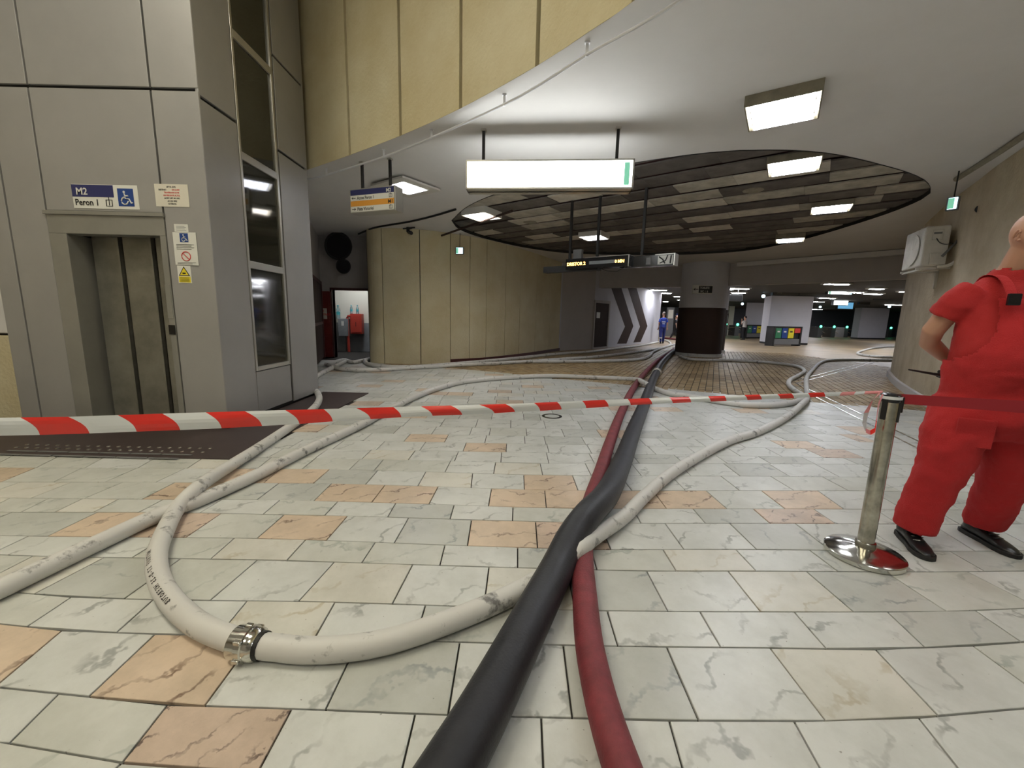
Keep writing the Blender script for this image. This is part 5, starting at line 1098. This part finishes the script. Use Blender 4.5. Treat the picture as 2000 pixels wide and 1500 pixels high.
def farsign(name, label, px0, px1, py0, py1, Y, m, fm=BLK, lit=False, rods=True):
    a, b = dp(px0, (py0 + py1) / 2, Y), dp(px1, (py0 + py1) / 2, Y); z1, z0 = dp((px0 + px1) / 2, py0, Y).z, dp((px0 + px1) / 2, py1, Y).z
    o = thing(name, label, 'sign', ((a.x + b.x) / 2, Y, z0), 0); w2 = (b.x - a.x) / 2; h = z1 - z0
    MB().box(-w2 - .03, w2 + .03, 0, .2, -.03, h + .03).build('case', fm, o); MB().box(-w2, w2, -.02, 0, 0, h).build('panel', m, o)
    if rods: MB().tube([(-w2 * .6, .1, h), (-w2 * .6, .1, HC - z0)], .02, 6).tube([(w2 * .6, .1, h), (w2 * .6, .1, HC - z0)], .02, 6).build('rod', BLK, o)
    return o, w2, h
SIGNF = mat('far_sign_glow', (1, 1, 1), .5, emit=(.95, 1, .97), es=5)
DSIGN = mat('unlit_sign', (.06, .055, .04), .5)
TEAL = mat('screen_blue', (.1, .3, .45), .5, emit=(.10, .28, .45), es=.8)
o, w2, h = farsign('lit_direction_sign', 'bright lit sign hanging in the far hall, nearer of two', 1619, 1664, 558, 574.5, 22, SIGNF); MB().box(w2 - .12, w2, -.03, -.02, 0, h).build('coloured_end', TEAL, o); MB().box(-w2, -w2 + .1, -.03, -.02, 0, h).build('green_end', SIGNG, o)
farsign('lit_direction_sign', 'smaller bright lit sign hanging behind the nearer one in the far hall', 1629, 1656, 585.5, 595.5, 30, SIGNF)
o, w2, h = farsign('dark_direction_sign', 'long unlit brown sign above the near white pillar', 1511, 1612, 563, 577, 23.5, DSIGN); text('M1', h * .6, HOUS, o, (-w2 + .2, -.025, h * .2), RX); MB().box(-.05, .0, -.025, -.02, 0, h).build('divider', BLK, o)
farsign('dark_direction_sign', 'unlit black sign right of the round column', 1418, 1449, 576, 587, 21, BLACKP, PLASG)
farsign('dark_direction_sign', 'unlit grey sign at the right pillar next to the concrete wall', 1712, 1745, 577, 585, 27, DSIGN)
farsign('information_screen', 'blue information screen left of the right pillar', 1637, 1666, 591, 603, 32, TEAL)
farsign('dark_direction_sign', 'small dark sign with white print at the right pillar top', 1680, 1699, 586, 594, 31, DSIGN)
# toilet sign on the column
cn = Vector((cc.x, 16.0)); vdir = (Vector((0, 0)) - cn).normalized(); fr0 = cn + vdir * .86
yw = atan2(vdir.x, -vdir.y)
a, b = dp(1352, 568, fr0.y), dp(1390, 565, fr0.y); z1, z0 = dp(1371, 557, fr0.y).z, dp(1371, 574, fr0.y).z
o = thing('toilet_sign', 'white and black toilet sign with left arrow on the round column', 'sign', (a.x, fr0.y - .03, z0), radians(-3)); W_ = b.x - a.x; H_ = z1 - z0
MB().box(0, W_, -.02, .06, 0, H_).build('plate', WHITE, o); MB().box(W_ * .3, W_ * .98, -.024, -.02, .03, H_ - .03).build('black_field', BLACKP, o)
arrow(o, W_ * .15, H_ * .5, .17, -.024, BLACKP, -1); text('TOALETE', H_ * .36, WHITE, o, (W_ * .35, -.026, H_ * .56), RX, sx=.72); text('WC  i  &', H_ * .34, WHITE, o, (W_ * .38, -.026, H_ * .16), RX, sx=.7)
for lab, px, py, Y in (('small round blue-white light at the left top of the near pillar', 1491, 578.5, 24), ('small round blue-white light left of the rear pillar', 1450, 593.5, 33), ('small round blue-white light over the far gates', 1602, 599.5, 36), ('small bright camera light beside the right pillar', 1737, 599, 34)):
    p = dp(px, py, Y); o = thing('spot_light', lab, 'light', p); MB().sphere((0, 0, 0), .10, 8).build('glow', EXITE, o); MB().tube([(0, .05, 0), (0, .05, HC - p.z)], .025, 6).build('stem', BLK, o)
for lab, px0, px1, py0, py1, m in (('upper framed notice on the far cream wall', 1418.5, 1423.5, 600, 613, CREAMP), ('lower framed notice on the far cream wall', 1417.5, 1422, 616, 629, WHITE)):
    a, b = dp(px0, py1, 44.4), dp(px1, py0, 44.4); o = thing('framed_notice', lab, 'notice', (a.x, 44.4, a.z)); MB().box(-.08, b.x - a.x + .08, .03, .09, -.08, b.z - a.z + .08).build('frame', BLK, o); MB().box(0, b.x - a.x, 0, .03, 0, b.z - a.z).build('sheet', m, o)
for lab, px, py in (('round speaker grille in a brown board left in the ceiling recess', 1035, 434), ('round speaker grille in a dark board near the right lamps', 1471, 372)):
    p = fp(px, py, RC - .004); o = thing('ceiling_speaker', lab, 'speaker', p); MB().lathe([(.15, -.008), (.16, 0), (.13, .004)], n=28).build('ring', HOUS, o); MB().lathe([(.125, -.004), (.02, -.006)], n=28).build('grille', BROWN, o)
a = dp(1306, 605, 36), dp(1314, 622, 36)
o = thing('framed_notice', 'pale framed notice beyond the chevron wall', 'notice', (a[0].x, 36, a[1].z)); MB().box(0, a[1].x - a[0].x, 0, .06, 0, a[0].z - a[1].z).build('sheet', CREAMP, o); MB().box(-.1, a[1].x - a[0].x + .1, .06, .2, -a[1].z, a[0].z - a[1].z + .2).build('stand', PLASG, o)
a, b = dp(1322, 612, 38), dp(1336, 630, 38)
o = thing('blue_banner', 'dark blue banner board left of the round column', 'board', (a.x, 38, 0)); MB().box(0, b.x - a.x, 0, .1, b.z, a.z).build('panel', NAVY, o); MB().box(0, .06, .02, .08, 0, b.z).box(b.x - a.x - .06, b.x - a.x, .02, .08, 0, b.z).build('leg', BLK, o)
